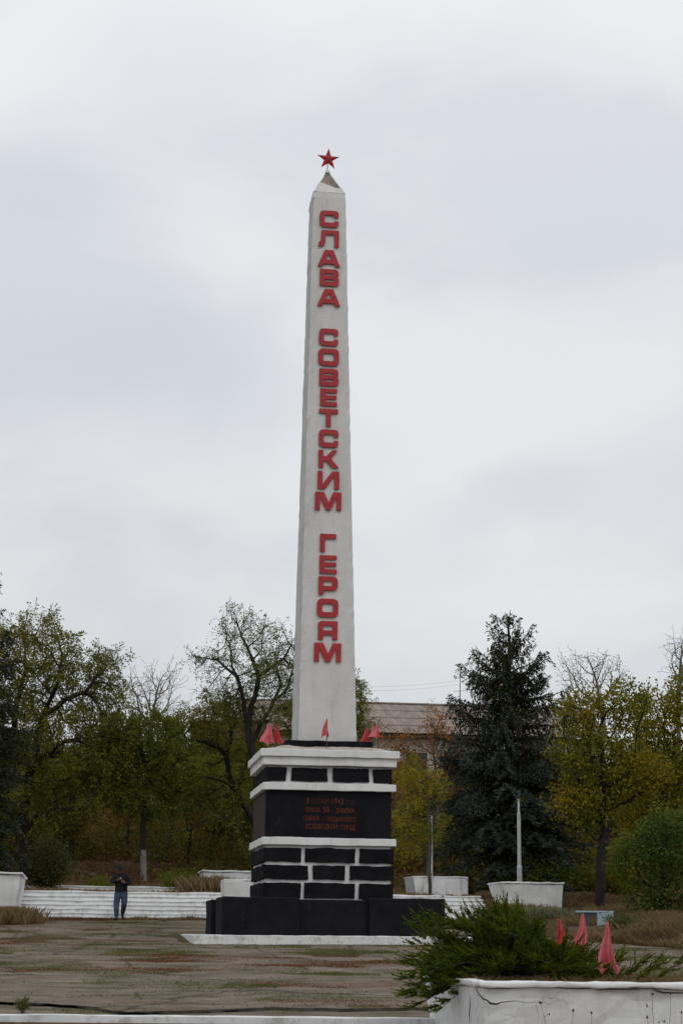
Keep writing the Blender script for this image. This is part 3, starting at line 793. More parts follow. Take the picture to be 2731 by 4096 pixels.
def leaf_sprays(P, g, per, L, wr=.40, droop=.5, n=6, ll=.32):
    """compound leaves: leaflets in pairs along a drooping stalk"""
    m = len(P) * per
    O_ = np.repeat(P, per, 0) + g.normal(size=(m, 3)) * .05
    d = rand_unit(m, g); d[:, 2] -= droop * .35; d /= np.linalg.norm(d, axis=1, keepdims=True)
    sd = np.cross(d, rand_unit(m, g)); sd /= np.linalg.norm(sd, axis=1, keepdims=True) + 1e-9
    LL = L * g.uniform(.6, 1.3, (m, 1)); C, A, B = [], [], []
    for k in range(n):
        t = (k + .6) / n
        c = O_ + d * LL * t; c[:, 2] -= droop * LL[:, 0] * t * t * .7
        a = d * .5 + sd * (1 if k % 2 else -1) + g.normal(size=(m, 3)) * .25; a /= np.linalg.norm(a, axis=1, keepdims=True)
        w = np.cross(a, rand_unit(m, g)); w /= np.linalg.norm(w, axis=1, keepdims=True) + 1e-9
        l = LL * ll * g.uniform(.8, 1.2, (m, 1))
        C.append(c + a * l * .5); A.append(a * l * .5); B.append(w * l * wr * .5)
    return leaf_quads(np.concatenate(C), np.concatenate(A), np.concatenate(B))

def edge_tubes(P, par, rad, k=5):
    """tapered tubes for every parent->child edge, as one vertex array"""
    idx = np.where(par >= 0)[0]
    a, b_ = P[par[idx]], P[idx]
    d = b_ - a; L = np.linalg.norm(d, axis=1, keepdims=True) + 1e-9; d = d / L
    up = np.where(np.abs(d[:, 2:3]) > .9, np.array([[1., 0, 0]]), np.array([[0, 0, 1.]]))
    s = np.cross(d, up); s /= np.linalg.norm(s, axis=1, keepdims=True); t = np.cross(d, s)
    ra = np.minimum(rad[par[idx]], rad[idx] * 1.35)[:, None]; rb = rad[idx][:, None]
    n = len(idx); V = np.empty((n, 2 * k, 3))
    for j in range(k):
        c_, s_ = math.cos(2 * math.pi * j / k), math.sin(2 * math.pi * j / k)
        V[:, j] = a - d * ra * .3 + (s * c_ + t * s_) * ra
        V[:, k + j] = b_ + (s * c_ + t * s_) * rb
    base = (np.arange(n) * 2 * k)[:, None]
    F_ = np.concatenate([base + np.array([[j, (j + 1) % k, k + (j + 1) % k, k + j]]) for j in range(k)], 0)
    return V.reshape(-1, 3), F_

def colonize(trunk, ells, n_attr, g, step=.35, infl=2.6, kill=.7, iters=90, up=.05, shell=.35, limbs=()):
    """grow a branch skeleton from the trunk polyline into the crown ellipsoids"""
    P = [np.array(p, float) for p in trunk]; par = [-1] + list(range(len(trunk) - 1))
    for lb in limbs:      # big limbs laid out along given polylines, rooted at the nearest trunk node
        q0 = lb[0]; k0 = int(np.argmin([np.linalg.norm(p - q0) for p in P]))
        for q in lb[1:]: P.append(np.array(q, float)); par.append(k0); k0 = len(P) - 1
    vol = np.array([e[3] * e[4] * e[5] for e in ells]); cnt = (vol ** (2 / 3) / (vol ** (2 / 3)).sum() * n_attr).astype(int) + 1
    A = []
    for e, c_ in zip(ells, cnt):
        q = rand_unit(c_, g) * (g.uniform(shell, 1, (c_, 1)) ** .7)
        A.append(np.array(e[:3]) + q * np.array(e[3:6]))
    A = np.concatenate(A)
    near = np.full(len(A), 1e9); ni = np.zeros(len(A), int)
    def upd(start):
        nonlocal near, ni
        Q = np.array(P[start:])
        for s0 in range(0, len(Q), 400):
            D = np.linalg.norm(A[:, None] - Q[None, s0:s0 + 400], axis=2); m = D.argmin(1); dm = D[np.arange(len(A)), m]
            w = dm < near; near[w] = dm[w]; ni[w] = m[w] + start + s0
    upd(0)
    last = {}
    for it in range(iters):
        if not len(A): break
        act = near < (infl if it > 12 else 1e8)
        if not act.any(): 
            infl *= 1.5; continue
        idx = ni[act]; D = A[act] - np.array(P)[idx]; D /= np.linalg.norm(D, axis=1, keepdims=True) + 1e-9
        acc = {}
        uq, inv = np.unique(idx, return_inverse=True)
        S = np.zeros((len(uq), 3)); np.add.at(S, inv, D)
        start = len(P)
        for j, s in zip(uq, S):
            s = s / (np.linalg.norm(s) + 1e-9) + g.normal(size=3) * .16 + np.array([0, 0, up]); s /= np.linalg.norm(s)
            if last.get(j, 0) >= 3: continue
            q = P[j] + s * step; last[j] = last.get(j, 0) + 1
            P.append(q); par.append(int(j))
        if len(P) == start: break
        upd(start)
        keep = near > kill; A = A[keep]; near = near[keep]; ni = ni[keep]
    return np.array(P), np.array(par)

def radii(par, tip, root, lead):
    n = len(par); cnt = np.zeros(n); has = np.zeros(n, bool); has[par[par >= 0]] = True
    cnt[~has] = 1
    for i in range(n - 1, 0, -1): cnt[par[i]] += cnt[i]
    e = math.log(root / tip) / math.log(max(cnt[0], 2))
    return tip * cnt ** e, cnt

def twigs(P, par, cnt, g, n_per, L, seg=3):
    """fine side shoots on the thin wood"""
    idx = np.where(cnt <= 6)[0]; NP = []; npar = []
    base = len(P)
    for i in idx:
        for _ in range(n_per):
            d = P[i] - P[par[i]]; d = d / (np.linalg.norm(d) + 1e-9) * .8 + g.normal(size=3) * .7 + np.array([0, 0, .25]); d /= np.linalg.norm(d)
            p = i; q = P[i].copy()
            for s in range(seg):
                d = d + g.normal(size=3) * .25; d /= np.linalg.norm(d); q = q + d * L / seg * g.uniform(.6, 1.2)
                NP.append(q.copy()); npar.append(p); p = base + len(NP) - 1
    if not NP: return P, par
    return np.concatenate([P, np.array(NP)]), np.concatenate([par, np.array(npar)])

def ell(px, py, rx, ry, Y, dy=None, dY=0.0):
    c_ = at(px, py, Y + dY)
    return (c_.x, c_.y, c_.z, rx * Y / 7202, dy if dy is not None else (rx + ry) * .5 * Y / 7202, ry * Y / 7250)

def tree(name, label, cat, trunk, ells, bark, leafm, n_attr=900, seed=1, root_r=.22, tip=.009, step=.35, kill=.6, infl=2.4,
         per=9, spread=.22, L=.13, wr=.42, droop=.5, ntw=2, twl=.5, leaf_skip=0.0, group=None, up=.05, shell=.35, comp=0, ll=.34, limbs=()):
    g = np.random.default_rng(seed)
    base = np.array(trunk[0], float)
    P, par = colonize(trunk, ells, n_attr, g, step, infl, kill, up=up, shell=shell, limbs=limbs)
    _, cnt = radii(par, tip, root_r, None)
    ntr = len(trunk)
    P2, par2 = twigs(P, par, cnt, g, ntw, twl)
    rad, cnt2 = radii(par2, tip, root_r, None)
    rt = empty(name, tuple(base), 0, label, cat, group)
    P2 = P2 - base
    tv, tf = edge_tubes(P2, par2, rad, 5)
    # trunk and limbs as one mesh, finest shoots included
    mk('trunk', tv, tf, bark, rt, smooth=True)
    if per:
        Q = P2[cnt2 <= 3]
        if leaf_skip: Q = Q[g.random(len(Q)) > leaf_skip]
        lv, lf = leaf_sprays(Q, g, per, L, wr, droop, comp, ll) if comp else leaf_cloud(Q, g, per, spread, L, wr, droop)
        mk('crown', lv, lf, leafm, rt)
    return rt

def tpts(pts, Y):
    """trunk polyline through photo pixels at distance Y; first one is put on the ground"""
    out = []
    for i, p in enumerate(pts):
        q = at(p[0], p[1], Y + (p[2] if len(p) > 2 else 0)); out.append([q.x, q.y, q.z])
    out[0][2] = gz1(out[0][0], out[0][1]) - .1
    # resample
    res = [np.array(out[0])]
    for a, b_ in zip(out, out[1:]):
        a, b_ = np.array(a), np.array(b_); n = max(1, int(np.linalg.norm(b_ - a) / .45))
        for k in range(1, n + 1): res.append(a + (b_ - a) * k / n + (0 if k == n else 1) * rng.normal(size=3) * .015)
    return res

def lpts(pts, Y):
    out = [np.array(at(p[0], p[1], Y + (p[2] if len(p) > 2 else 0))) for p in pts]; res = [out[0]]
    for a, b_ in zip(out, out[1:]):
        n = max(1, int(np.linalg.norm(b_ - a) / .4))
        for k in range(1, n + 1): res.append(a + (b_ - a) * k / n + (0 if k == n else 1) * rng.normal(size=3) * .03)
    return res
# --- big left locust
tree('locust_tree', 'tall airy olive-green tree at left rising above everything left of the obelisk', 'tree',
     tpts([(100, 3560), (98, 3400), (92, 3250)], 66),
     [ell(130, 2640, 190, 210, 66), ell(380, 2720, 150, 150, 66), ell(60, 2900, 200, 230, 66), ell(300, 3000, 230, 220, 66), ell(130, 3200, 190, 160, 66), ell(430, 2960, 110, 140, 66)],
     M['bark'], M['leaf_locust'], 1900, 3, .26, .008, .34, .50, 2.3, per=3, comp=6, L=.30, wr=.45, ll=.36, droop=.8, ntw=2, twl=.7, limbs=[lpts(q_, 66) for q_ in (
         [(92, 3250), (75, 3120), (55, 3000), (60, 2860, .5), (90, 2720, .8)], [(92, 3250), (120, 3080), (150, 2960), (175, 2860, -.5), (210, 2780, -.8), (240, 2700, -1)],
         [(100, 3330), (150, 3260), (230, 3230, -.8), (310, 3240, -1.2)], [(120, 3080), (190, 3020), (250, 2970, -1), (330, 2950, -1.4)], [(175, 2860, -.5), (260, 2800, -1), (340, 2770, -1.2), (390, 2700, -1.4)])])
# --- pale bare tree further back
tree('bare_tree', 'pale nearly leafless tree with upright twigs between the two left tree crowns', 'tree',
     tpts([(600, 3300), (602, 3000), (604, 2900)], 104),
     [ell(600, 2770, 95, 105, 104), ell(530, 2800, 60, 90, 104), ell(670, 2780, 50, 120, 104)],
     M['bark_pale'], M['leaf_orange'], 800, 4, .16, .009, .38, .55, 2.6, per=1, spread=.12, L=.11, ntw=2, twl=1.1, leaf_skip=.5, up=.6)
# --- centre locust, thin crown against the sky
tree('locust_tree', 'gnarled dark-limbed tree with a sparse high crown directly left of the obelisk shaft', 'tree',
     tpts([(1055, 3560), (1045, 3250), (1022, 3080), (1004, 2980), (990, 2900)], 68),
     [ell(950, 2500, 100, 90, 68), ell(1070, 2560, 110, 90, 68), ell(850, 2640, 95, 60, 68), ell(950, 2640, 130, 80, 68), ell(1080, 2700, 130, 80, 68, dy=3), ell(1190, 2680, 90, 110, 68), ell(890, 2770, 120, 60, 68), ell(1090, 2830, 110, 60, 68)],
     M['bark'], M['leaf_locust_pale'], 1700, 9, .17, .0055, .30, .46, 2.4, per=1, comp=6, L=.25, wr=.45, droop=.9, ntw=3, twl=.6, leaf_skip=.05, limbs=[lpts(q_, 68) for q_ in (
         [(990, 2900), (975, 2800, -.3), (948, 2705, -.5), (905, 2672, -.6), (870, 2640, -.6), (820, 2632, -.8), (775, 2625, -.8)], [(990, 2900), (1022, 2780), (1036, 2700), (1012, 2640), (990, 2590, .4), (965, 2545, .6)],
         [(1004, 2980), (1050, 2880, .5), (1095, 2800, .8), (1125, 2740, 1), (1105, 2665, 1.2)], [(1095, 2800, .8), (1150, 2750, 1.2), (1175, 2660, 1.4)], [(1036, 2700), (1090, 2665, -.6), (1135, 2635, -.9), (1165, 2580, -1)], [(948, 2705, -.5), (925, 2640, .5), (922, 2580, .8)])])
tree('locust_tree', 'green lacy tree whose twigs show right of the obelisk above the roof', 'tree',
     tpts([(1270, 3560), (1290, 3200), (1310, 3000)], 72),
     [ell(1380, 2800, 110, 150, 72), ell(1200, 2860, 130, 110, 72), ell(1430, 2920, 80, 90, 72)],
     M['bark'], M['leaf_locust'], 950, 12, .13, .008, .32, .5, 2.4, per=4, comp=6, L=.24, wr=.42, droop=.8)
# --- spreading tree with arching limbs, left of the pedestal
tree('spreading_tree', 'wide tree with dark arching limbs and thin foliage just left of the black pedestal', 'tree',
     tpts([(1085, 3560), (1060, 3420), (1010, 3270), (950, 3170), (915, 3100), (905, 3020)], 70),
     [ell(760, 2920, 150, 100, 70), ell(900, 2860, 140, 90, 70), ell(720, 3080, 150, 80, 70), ell(1000, 3020, 100, 120, 70), ell(850, 3200, 170, 70, 70)],
     M['bark'], M['leaf_locust'], 1500, 21, .15, .008, .32, .48, 2.5, per=3, comp=6, L=.27, wr=.45, ll=.38, droop=.8, twl=.7, limbs=[lpts(q_, 69.6) for q_ in (
         [(905, 3020), (870, 2985), (815, 2965, -.3), (750, 2960, -.6), (700, 2990, -.6)], [(905, 3020), (925, 2960, .4), (915, 2880, .6)], [(950, 3170), (905, 3130, -.8), (850, 3110, -1), (790, 3105, -1.2)],
         [(1060, 3420), (1000, 3390, -.8), (960, 3310, -1), (900, 3270, -1.2), (830, 3280, -1.4), (760, 3320, -1.5), (690, 3330, -1.5)], [(950, 3170), (985, 3060, .8), (1010, 2960, 1)])])
# --- mid left with whitewashed foot
tree('locust_tree', 'green tree with a whitewashed trunk foot behind the walking man', 'tree',
     tpts([(575, 3520), (572, 3300), (580, 3150)], 67),
     [ell(560, 2950, 190, 120, 67), ell(450, 3100, 150, 110, 67), ell(690, 3060, 130, 120, 67), ell(600, 3200, 180, 80, 67)],
     M['bark'], M['leaf_green'], 1400, 33, .11, .008, .32, .5, 2.4, per=4, comp=6, L=.28, wr=.48, ll=.38, droop=.8)
q = tpts([(575, 3520), (575, 3400)], 66.93)
mb = MB(); mb.tube([tuple(q[0]), tuple(q[-1])], [.135, .115], 12)
wf = mb.build('whitewash', M['bark_lime'], None)
par_ = [o for o in bpy.data.objects if o.get('label', '').startswith('green tree with a whitewashed')][0]
wf.location = -par_.location; wf.parent = par_

# --- right side
tree('young_tree', 'slender yellow-green tree with a thin trunk just right of the pedestal', 'tree',
     tpts([(1718, 3570), (1716, 3350), (1712, 3200)], 61.5),
     [ell(1650, 3100, 80, 65, 61.5), ell(1720, 3170, 65, 65, 61.5), ell(1640, 3240, 70, 55, 61.5), ell(1705, 3320, 75, 50, 61.5), ell(1630, 3380, 55, 45, 61.5)],
     M['bark_grey'], M['leaf_gold'], 900, 41, .09, .008, .31, .46, 2.2, per=4, comp=6, L=.25, wr=.45, droop=1.0)
tree('orange_tree', 'sparse orange-brown tree with upright limbs in front of the long roof', 'tree',
     tpts([(1748, 3560), (1745, 3250), (1742, 3080)], 76),
     [ell(1750, 2930, 75, 85, 76), ell(1640, 3010, 70, 80, 76), ell(1790, 3050, 90, 100, 76), ell(1660, 3130, 120, 90, 76)],
     M['bark_grey'], M['leaf_orange'], 1200, 45, .11, .008, .34, .5, 2.5, per=7, spread=.15, L=.12, ntw=2, twl=.6, up=.3)
tree('orange_tree', 'low russet tree behind the right end of the cornice', 'tree',
     tpts([(1560, 3560), (1560, 3300)], 80),
     [ell(1520, 3000, 90, 90, 80), ell(1600, 3150, 120, 120, 80), ell(1560, 3330, 120, 90, 80)],
     M['bark_grey'], M['leaf_orange'], 600, 46, .14, .010, .4, .65, 2.6, per=7, spread=.25, L=.15, ntw=1, leaf_skip=.1)
# maples
tree('maple_tree', 'broad yellow-green tree with a dark leaning trunk, right of the big spruce', 'tree',
     tpts([(2400, 3610), (2402, 3450), (2425, 3300), (2400, 3180)], 57),
     [ell(2330, 2870, 120, 110, 57), ell(2480, 2830, 120, 90, 57), ell(2400, 3030, 190, 120, 57), ell(2530, 3110, 150, 130, 57), ell(2330, 3220, 130, 110, 57)],
     M['bark'], M['leaf_maple'], 1900, 51, .17, .008, .31, .44, 2.1, per=11, spread=.15, L=.105, wr=.62)
tree('maple_tree', 'golden-tinged tree filling the right edge above the round tree', 'tree',
     tpts([(2660, 3560), (2655, 3350), (2650, 3180)], 60),
     [ell(2620, 2880, 120, 110, 60), ell(2740, 2830, 110, 140, 60), ell(2640, 3060, 170, 130, 60), ell(2760, 3060, 120, 130, 60), ell(2600, 3250, 150, 110, 60)],
     M['bark'], M['leaf_maple'], 1900, 57, .17, .008, .31, .44, 2.1, per=11, spread=.15, L=.11, wr=.62)
tree('round_tree', 'low round green tree with orange-tinged twigs touching the dry grass at far right', 'tree',
     tpts([(2640, 3668), (2650, 3600)], 52),
     [ell(2710, 3390, 215, 140, 52), ell(2610, 3500, 135, 105, 52), ell(2750, 3560, 190, 110, 52), ell(2530, 3420, 95, 85, 52), ell(2640, 3620, 140, 55, 52), ell(2700, 3640, 120, 50, 52)],
     M['bark'], M['leaf_bush'], 2200, 63, .11, .006, .26, .34, 1.6, per=17, spread=.14, L=.095, wr=.55, ntw=1, twl=.35)
# bare poplars
tree('poplar', 'thin-leaved poplar with a rounded twiggy crown behind the right tree line', 'tree',
     tpts([(2406, 3250), (2408, 2950), (2412, 2850)], 108),
     [ell(2410, 2690, 90, 80, 108), ell(2290, 2690, 60, 80, 108), ell(2350, 2800, 100, 70, 108), ell(2480, 2740, 60, 60, 108)],
     M['bark_pale'], M['leaf_locust_pale'], 1300, 71, .17, .009, .40, .55, 2.6, per=2, spread=.16, L=.12, ntw=2, twl=.8, leaf_skip=.35, up=.3)
tree('poplar', 'leafless poplar top rising at the right edge', 'tree',
     tpts([(2712, 3250), (2712, 2850), (2714, 2740)], 110),
     [ell(2705, 2640, 45, 100, 110), ell(2760, 2600, 60, 100, 110)],
     M['bark_pale'], M['leaf_locust_pale'], 700, 73, .15, .009, .40, .55, 2.6, per=1, spread=.15, L=.12, ntw=2, twl=1.0, leaf_skip=.6, up=.6)

# ---- spruces
def spruce(name, label, base, H, rad_prof, seed, blue=.45, whorl=.40, nb=6, group=None, bare_top=.05):
    """drooping boughs carried in whorls; needles as brushes along every shoot"""
    g = np.random.default_rng(seed)
    rt = empty(name, base, 0, label, 'spruce', group)
    TP = [np.array([0, 0, -.2])]; TPp = [-1]; TR = [.27]
    n = 30
    for k in range(1, n + 1):
        z = H * k / n; TP.append(np.array([g.normal() * .03, g.normal() * .03, z])); TPp.append(len(TP) - 2); TR.append(.27 * (1 - k / n) ** .8 + .012)
    P = list(TP); par = list(TPp); rad = list(TR)
    NC, NA, NB, tipw = [], [], [], []
    z = H * .075
    while z < H * .985:
        t = z / H; Rm = np.interp(t, *rad_prof)
        m = max(3, int((nb if t < .5 else 8) * (.75 + .5 * g.random())))
        a0 = g.random() * 6.28
        for j in range(m):
            az = a0 + 6.28 * j / m + g.normal() * .25; L = Rm * (g.uniform(.70, 1.18) if t < .5 else g.uniform(.62, 1.30))
            if L < .12: continue
            hz = z + g.normal() * .12
            k0 = min(n, max(1, int(round(hz / H * n))))
            el0 = np.interp(t, [0, .5, .8, 1], [-.05, .12, .5, 1.1]) + g.normal() * .1
            steps = max(3, int(L / .22)); p = np.array([0, 0, hz]); pi = k0
            dirh = np.array([math.cos(az), math.sin(az), 0])
            bare = z > H * (1 - bare_top) 
            for s in range(1, steps + 1):
                fsn = s / steps
                el = el0 - .62 * fsn * (1.2 - t) + (.75 if t < .45 else 1.5) * max(0, fsn - .55)
                d = dirh * math.cos(el) + np.array([0, 0, math.sin(el)]) + g.normal(size=3) * .05
                p = p + d * L / steps; P.append(p.copy()); par.append(pi if s > 1 else k0)
                if s == 1: par[-1] = k0
                pi = len(P) - 1; rad.append(.035 * (1 - fsn) * min(1, L / 2.2) + .008)
                if bare and g.random() < .8: continue
                if t > .6 and g.random() < .15: continue
                if fsn < .12 and L > 1: continue
                # side shoots hang and sweep forward
                ns_ = 3
                for side in (-1, 1, 0):
                    ln = (L * .30 * (1 - .55 * fsn) + .14) * g.uniform(.6, 1.2) if side else .18
                    lat = np.array([-dirh[1], dirh[0], 0]) * side
                    sd = lat * .8 + dirh * .55 + np.array([0, 0, (-.38 if t < .45 else -.95) + g.normal() * .2]) if side else dirh + np.array([0, 0, .1 + .3 * g.random()])
                    sd /= np.linalg.norm(sd)
                    ks = max(2, int(ln / .085))
                    for q in range(1, ks + 1):
                        c_ = p + sd * ln * q / ks + np.array([0, 0, -.10 * (q / ks) ** 2 * ln * 3])
                        NC.append(c_); NA.append(sd); tipw.append(.25 * fsn + .75 * q / ks * fsn)
        z += whorl * g.uniform(.75, 1.25) * (1.0 if t < .5 else 1.35)
    P = np.array(P); par = np.array(par); rad = np.array(rad)
    tv, tf = edge_tubes(P, par, rad, 5)
    mk('trunk', tv, tf, M['bark'], rt, smooth=True)
    NC = np.array(NC); NA = np.array(NA); tipw = np.array(tipw)
    per = 6; C = np.repeat(NC, per, 0); Aa = np.repeat(NA, per, 0) + g.normal(size=(len(C), 3)) * .45
    Aa /= np.linalg.norm(Aa, axis=1, keepdims=True); C = C + g.normal(size=C.shape) * .04
    B = np.cross(Aa, rand_unit(len(C), g)); B /= np.linalg.norm(B, axis=1, keepdims=True)
    l = g.uniform(.05, .085, (len(C), 1))
    V, Fq = leaf_quads(C, Aa * l, B * l * .30)
    pz = C[:, 2] / H
    isb = (np.repeat(tipw, per) + g.normal(size=len(C)) * .15 > 1 - blue * np.interp(pz, [0, .45, .6, 1], [1.15, 1.0, .45, .2]))
    fo = mk('foliage', V, Fq, None, rt, mats=[M['needle_dark'], M['needle_blue']], midx=isb.astype(int))
    return rt, H
sb = at(2047, 3560, 64); sbz = gz1(sb.x, 64)
stp = at(2037, 2440, 64)
Hs = stp.z - sbz
pm = 64 / 7202
spruce('spruce_tree', 'big blue-grey spruce with a sparse spiky top, right of the monument', (sb.x, 64, sbz), Hs,
       ([0, .08, .14, .38, .54, .75, .86, .92, .96, 1.0], [0, 2.2, 2.65, 2.65, 2.25, 1.66, 1.0, .48, .16, .04]), 5, blue=.58, nb=9, bare_top=.085, whorl=.31)
# cones hanging in the upper half
g = np.random.default_rng(4)
sp_ = [o for o in bpy.data.objects if o.get('category') == 'spruce'][0]
mb = MB()
for _ in range(420):
    t = g.uniform(.42, .93); r_ = np.interp(t, [.4, .6, .8, .93], [2.2, 1.9, 1.25, .6]) * g.uniform(.55, 1.0); a = g.random() * 6.28
    x, y, z = r_ * math.cos(a), r_ * math.sin(a), Hs * t - .25 * r_ * .5
    mb.tube([(x, y, z), (x, y, z - .06), (x, y, z - .15)], [.012, .026, .010], 5, cap=False)
props(mb.build('cones', M['cone'], sp_, smooth=True), kind='stuff')
sl = at(-120, 3560, 60); slz = gz1(sl.x, 60)
spruce('spruce_tree', 'dark spruce cut by the left edge of the picture', (sl.x, 60, slz), at(-125, 2080, 60).z - slz,
       ([0, .08, .2, .41, .53, .62, .78, 1.0], [0, 1.5, 1.72, 1.66, 1.15, .90, .45, .04]), 8, blue=.12, nb=8)

# ---- wood behind: shared tree variants, each copy a tree of its own
def wood_proto(seed, leafm, h, w, low=.12, bark='bark', per=13, name='wood_tree', label='x', n=1000, L=.18):
    tr = [np.array([0, 0, -.3]) + np.array([0, 0, 1]) * k * .5 for k in range(int(h * .35 / .5) + 1)]
    g = np.random.default_rng(seed); es = []
    for _ in range(6):
        zz = g.uniform(low + .12, .86) * h; ww = w * math.sin(math.pi * min(.92, max(.18, zz / h)) ** .9) * .55
        es.append((g.normal() * w * .22, g.normal() * w * .22, zz, ww * g.uniform(.7, 1.1), ww * g.uniform(.7, 1.1), h * .16 * g.uniform(.8, 1.2)))
    return tree(name, label, 'tree', tr, es, M[bark], leafm, n, seed, .17, .012, .42, .66, 3.0, per=per, spread=.30, L=L, wr=.5, ntw=2, twl=.7)
protos = [wood_proto(101, M['leaf_dark'], 8.5, 3.6), wood_proto(102, M['leaf_green'], 8.0, 3.8), wood_proto(103, M['leaf_maple'], 7.5, 3.4),
          wood_proto(104, M['leaf_orange'], 7.5, 3.2, per=6), wood_proto(105, M['leaf_locust'], 8.5, 4.0)]
KL = ['dark brownish-green wood tree', 'mid green wood tree', 'yellow-green wood tree', 'orange-brown wood tree', 'olive wood tree']
# px, top py, Y, kind
WOOD = [(-60, 2950, 84, 4), (60, 3020, 78, 2), (190, 2980, 86, 1), (330, 3010, 80, 2), (470, 3000, 88, 4), (610, 2960, 84, 0), (690, 3080, 76, 3), (790, 2990, 88, 1),
        (890, 2940, 92, 0), (990, 3040, 78, 1), (1100, 2960, 88, 4), (1230, 3000, 84, 0), (1380, 3000, 86, 1), (1470, 3060, 84, 3), (1600, 3010, 92, 1), (1700, 3110, 86, 0),
        (1800, 3060, 88, 3), (1900, 3030, 90, 0), (2010, 3060, 82, 1), (2130, 3050, 86, 4), (2240, 2960, 82, 2), (2340, 3010, 88, 0), (2460, 2990, 80, 1), (2570, 2980, 86, 2), (2680, 2960, 82, 0), (2800, 2950, 84, 1),
        (140, 3190, 72, 0), (520, 3180, 74, 3), (850, 3170, 75, 0), (1180, 3180, 76, 1), (1860, 3210, 73, 0), (2180, 3180, 70, 0), (2500, 3230, 68, 2), (760, 3260, 72, 3), (300, 3230, 73, 0), (240, 2900, 90, 4), (420, 2930, 92, 1), (700, 2930, 94, 4), (20, 2900, 92, 1), (960, 2880, 95, 4), (2950, 2950, 80, 2), (3120, 2980, 84, 0), (3300, 2960, 78, 1), (3480, 3000, 84, 4), (3020, 3150, 68, 2), (-250, 2960, 80, 1), (-420, 2980, 84, 4), (-600, 2960, 80, 0)]
side = ['at the far left', 'left of centre', 'behind the monument', 'right of the pedestal', 'behind the spruce', 'at the right', 'beyond the right edge']
used = set(); seen_l = {}
for k, (px, py, Y, kd) in enumerate(WOOD):
    pr = protos[kd]
    o = pr if kd not in used else copy_tree(pr)
    used.add(kd)
    p = at(px, py, Y); bz = gz1(p.x, Y) - .1
    hh = 8.3; s = max(.35, (p.z - bz) / hh)
    o.location = (p.x, Y, bz); o.scale = (s * random.uniform(.95, 1.2), s * random.uniform(.95, 1.2), s); o.rotation_euler = (0, 0, random.uniform(0, 6.28))
    sd = side[0 if px < 250 else 1 if px < 800 else 2 if px < 1450 else 3 if px < 1850 else 4 if px < 2260 else 5 if px < 2850 else 6]
    row = 'front row' if Y < 77 else 'back row' if Y > 85 else 'middle row'
    lb = f'{KL[kd]} in the {row} {sd}'
    if lb in seen_l:
        lb += [', the right-hand one', ', the rightmost', ', another to its right'][min(seen_l[lb], 3) - 1]
    seen_l[f'{KL[kd]} in the {row} {sd}'] = seen_l.get(f'{KL[kd]} in the {row} {sd}', 0) + 1
    props(o, lb, 'tree', 'trees of the wood behind the steps')

# undergrowth: one mass of low scrub under the wood
g = np.random.default_rng(77); PP = []
for _ in range(1500):
    Y = g.uniform(66.5, 92); px = g.uniform(-150, 2880)
    x = (px - CX) / 7202 * Y
    u, v = UV(x, Y)
    if v < 23.5: continue
    h = g.uniform(.3, 1.7) * (1.0 if Y > 70 else .45)
    if Y < 72 and vn.fbm(x * .5 + 80, Y * .5) < .5: continue
    k = int(10 + h * 12); q = g.normal(size=(k, 3)) * np.array([.45, .45, .30 * h]) + np.array([x, Y, h * .5]); q[:, 2] += gz(q[:, 0], q[:, 1])
    PP.append(q)
PP = np.concatenate(PP); lv, lf = leaf_cloud(PP, g, 3, .12, .20, .5, .2)
props(mk('undergrowth', lv, lf, M['leaf_dark']), 'dark tangled undergrowth below the trees of the wood', 'undergrowth', kind='stuff')

# hedge of scrub behind the dry grass at right, shrubs and plants on the terrace
def shrub(name, label, px, py, Y, w, h, leafm, seed, n=70, per=26, L=.10, group=None, cat='shrub', spread=.16):
    g = np.random.default_rng(seed); p = at(px, py, Y); bz = gz1(p.x, Y)
    rt = empty(name, (p.x, Y, bz), 0, label, cat, group)
    mb = MB()
    Q = []
    for k in range(n):
        a = g.random() * 6.28; rr2 = g.random() ** .5; top = np.array([math.cos(a) * rr2 * w * .5, math.sin(a) * rr2 * w * .4, h * g.uniform(.45, 1) * (1 - .35 * rr2 ** 2)])
        sr_ = min(1, h); 
        if k < 26: mb.tube([(top[0] * .15, top[1] * .15, -.05), tuple(top * np.array([.6, .6, .5])), tuple(top)], [.014 * sr_, .008 * sr_, .003 * sr_], 4, cap=False)
        for s in (.45, .65, .85, 1): Q.append(top * np.array([s, s, s]))
    mb.build('stem', M['bark'], rt)
    lv, lf = leaf_cloud(np.array(Q), g, per // 4, spread, L, .5, .2)
    mk('foliage', lv, lf, leafm, rt)
    return rt
shrub('shrub', 'grey-green leafy shrub beside the left planter above the steps', 185, 3540, 61, 1.55, 2.0, M['leaf_shrub'], 1, 130, 60, .09)
shrub('shrub', 'small bright green shrub on the terrace left of the walking man', 405, 3515, 63.5, .75, .38, M['leaf_green'], 2, 60, 28, .08)
shrub('shrub', 'mid-sized green shrub on the terrace between the man and the far planter', 715, 3515, 63.5, 1.15, .75, M['leaf_green'], 3, 80, 28, .09)
shrub('shrub', 'ragged low green shrub under the spruce, right of the trunk', 2110, 3560, 63, 2.2, 1.5, M['leaf_green'], 4, 120, 36, .11)
shrub('shrub', 'yellowish undershrub below the spruce, left of its trunk', 1930, 3560, 63, 1.9, 1.3, M['leaf_maple'], 5, 110, 36, .11)
shrub('shrub', 'russet-dotted shrub behind the leaning maple trunk', 2450, 3590, 62.5, 2.4, 1.35, M['leaf_maple'], 6, 120, 36, .11)
shrub('shrub', 'dark shrub behind the right planter and lamp post', 2270, 3580, 63, 2.2, 1.3, M['leaf_bush'], 7, 120, 36, .11)
shrub('flowering_weed', 'pale seedy weed clump with a green shoot in front of the right planter', 2195, 3690, 52.5, .75, .62, M['weed_pale'], 8, 60, 28, .045, cat='weed', spread=.06)
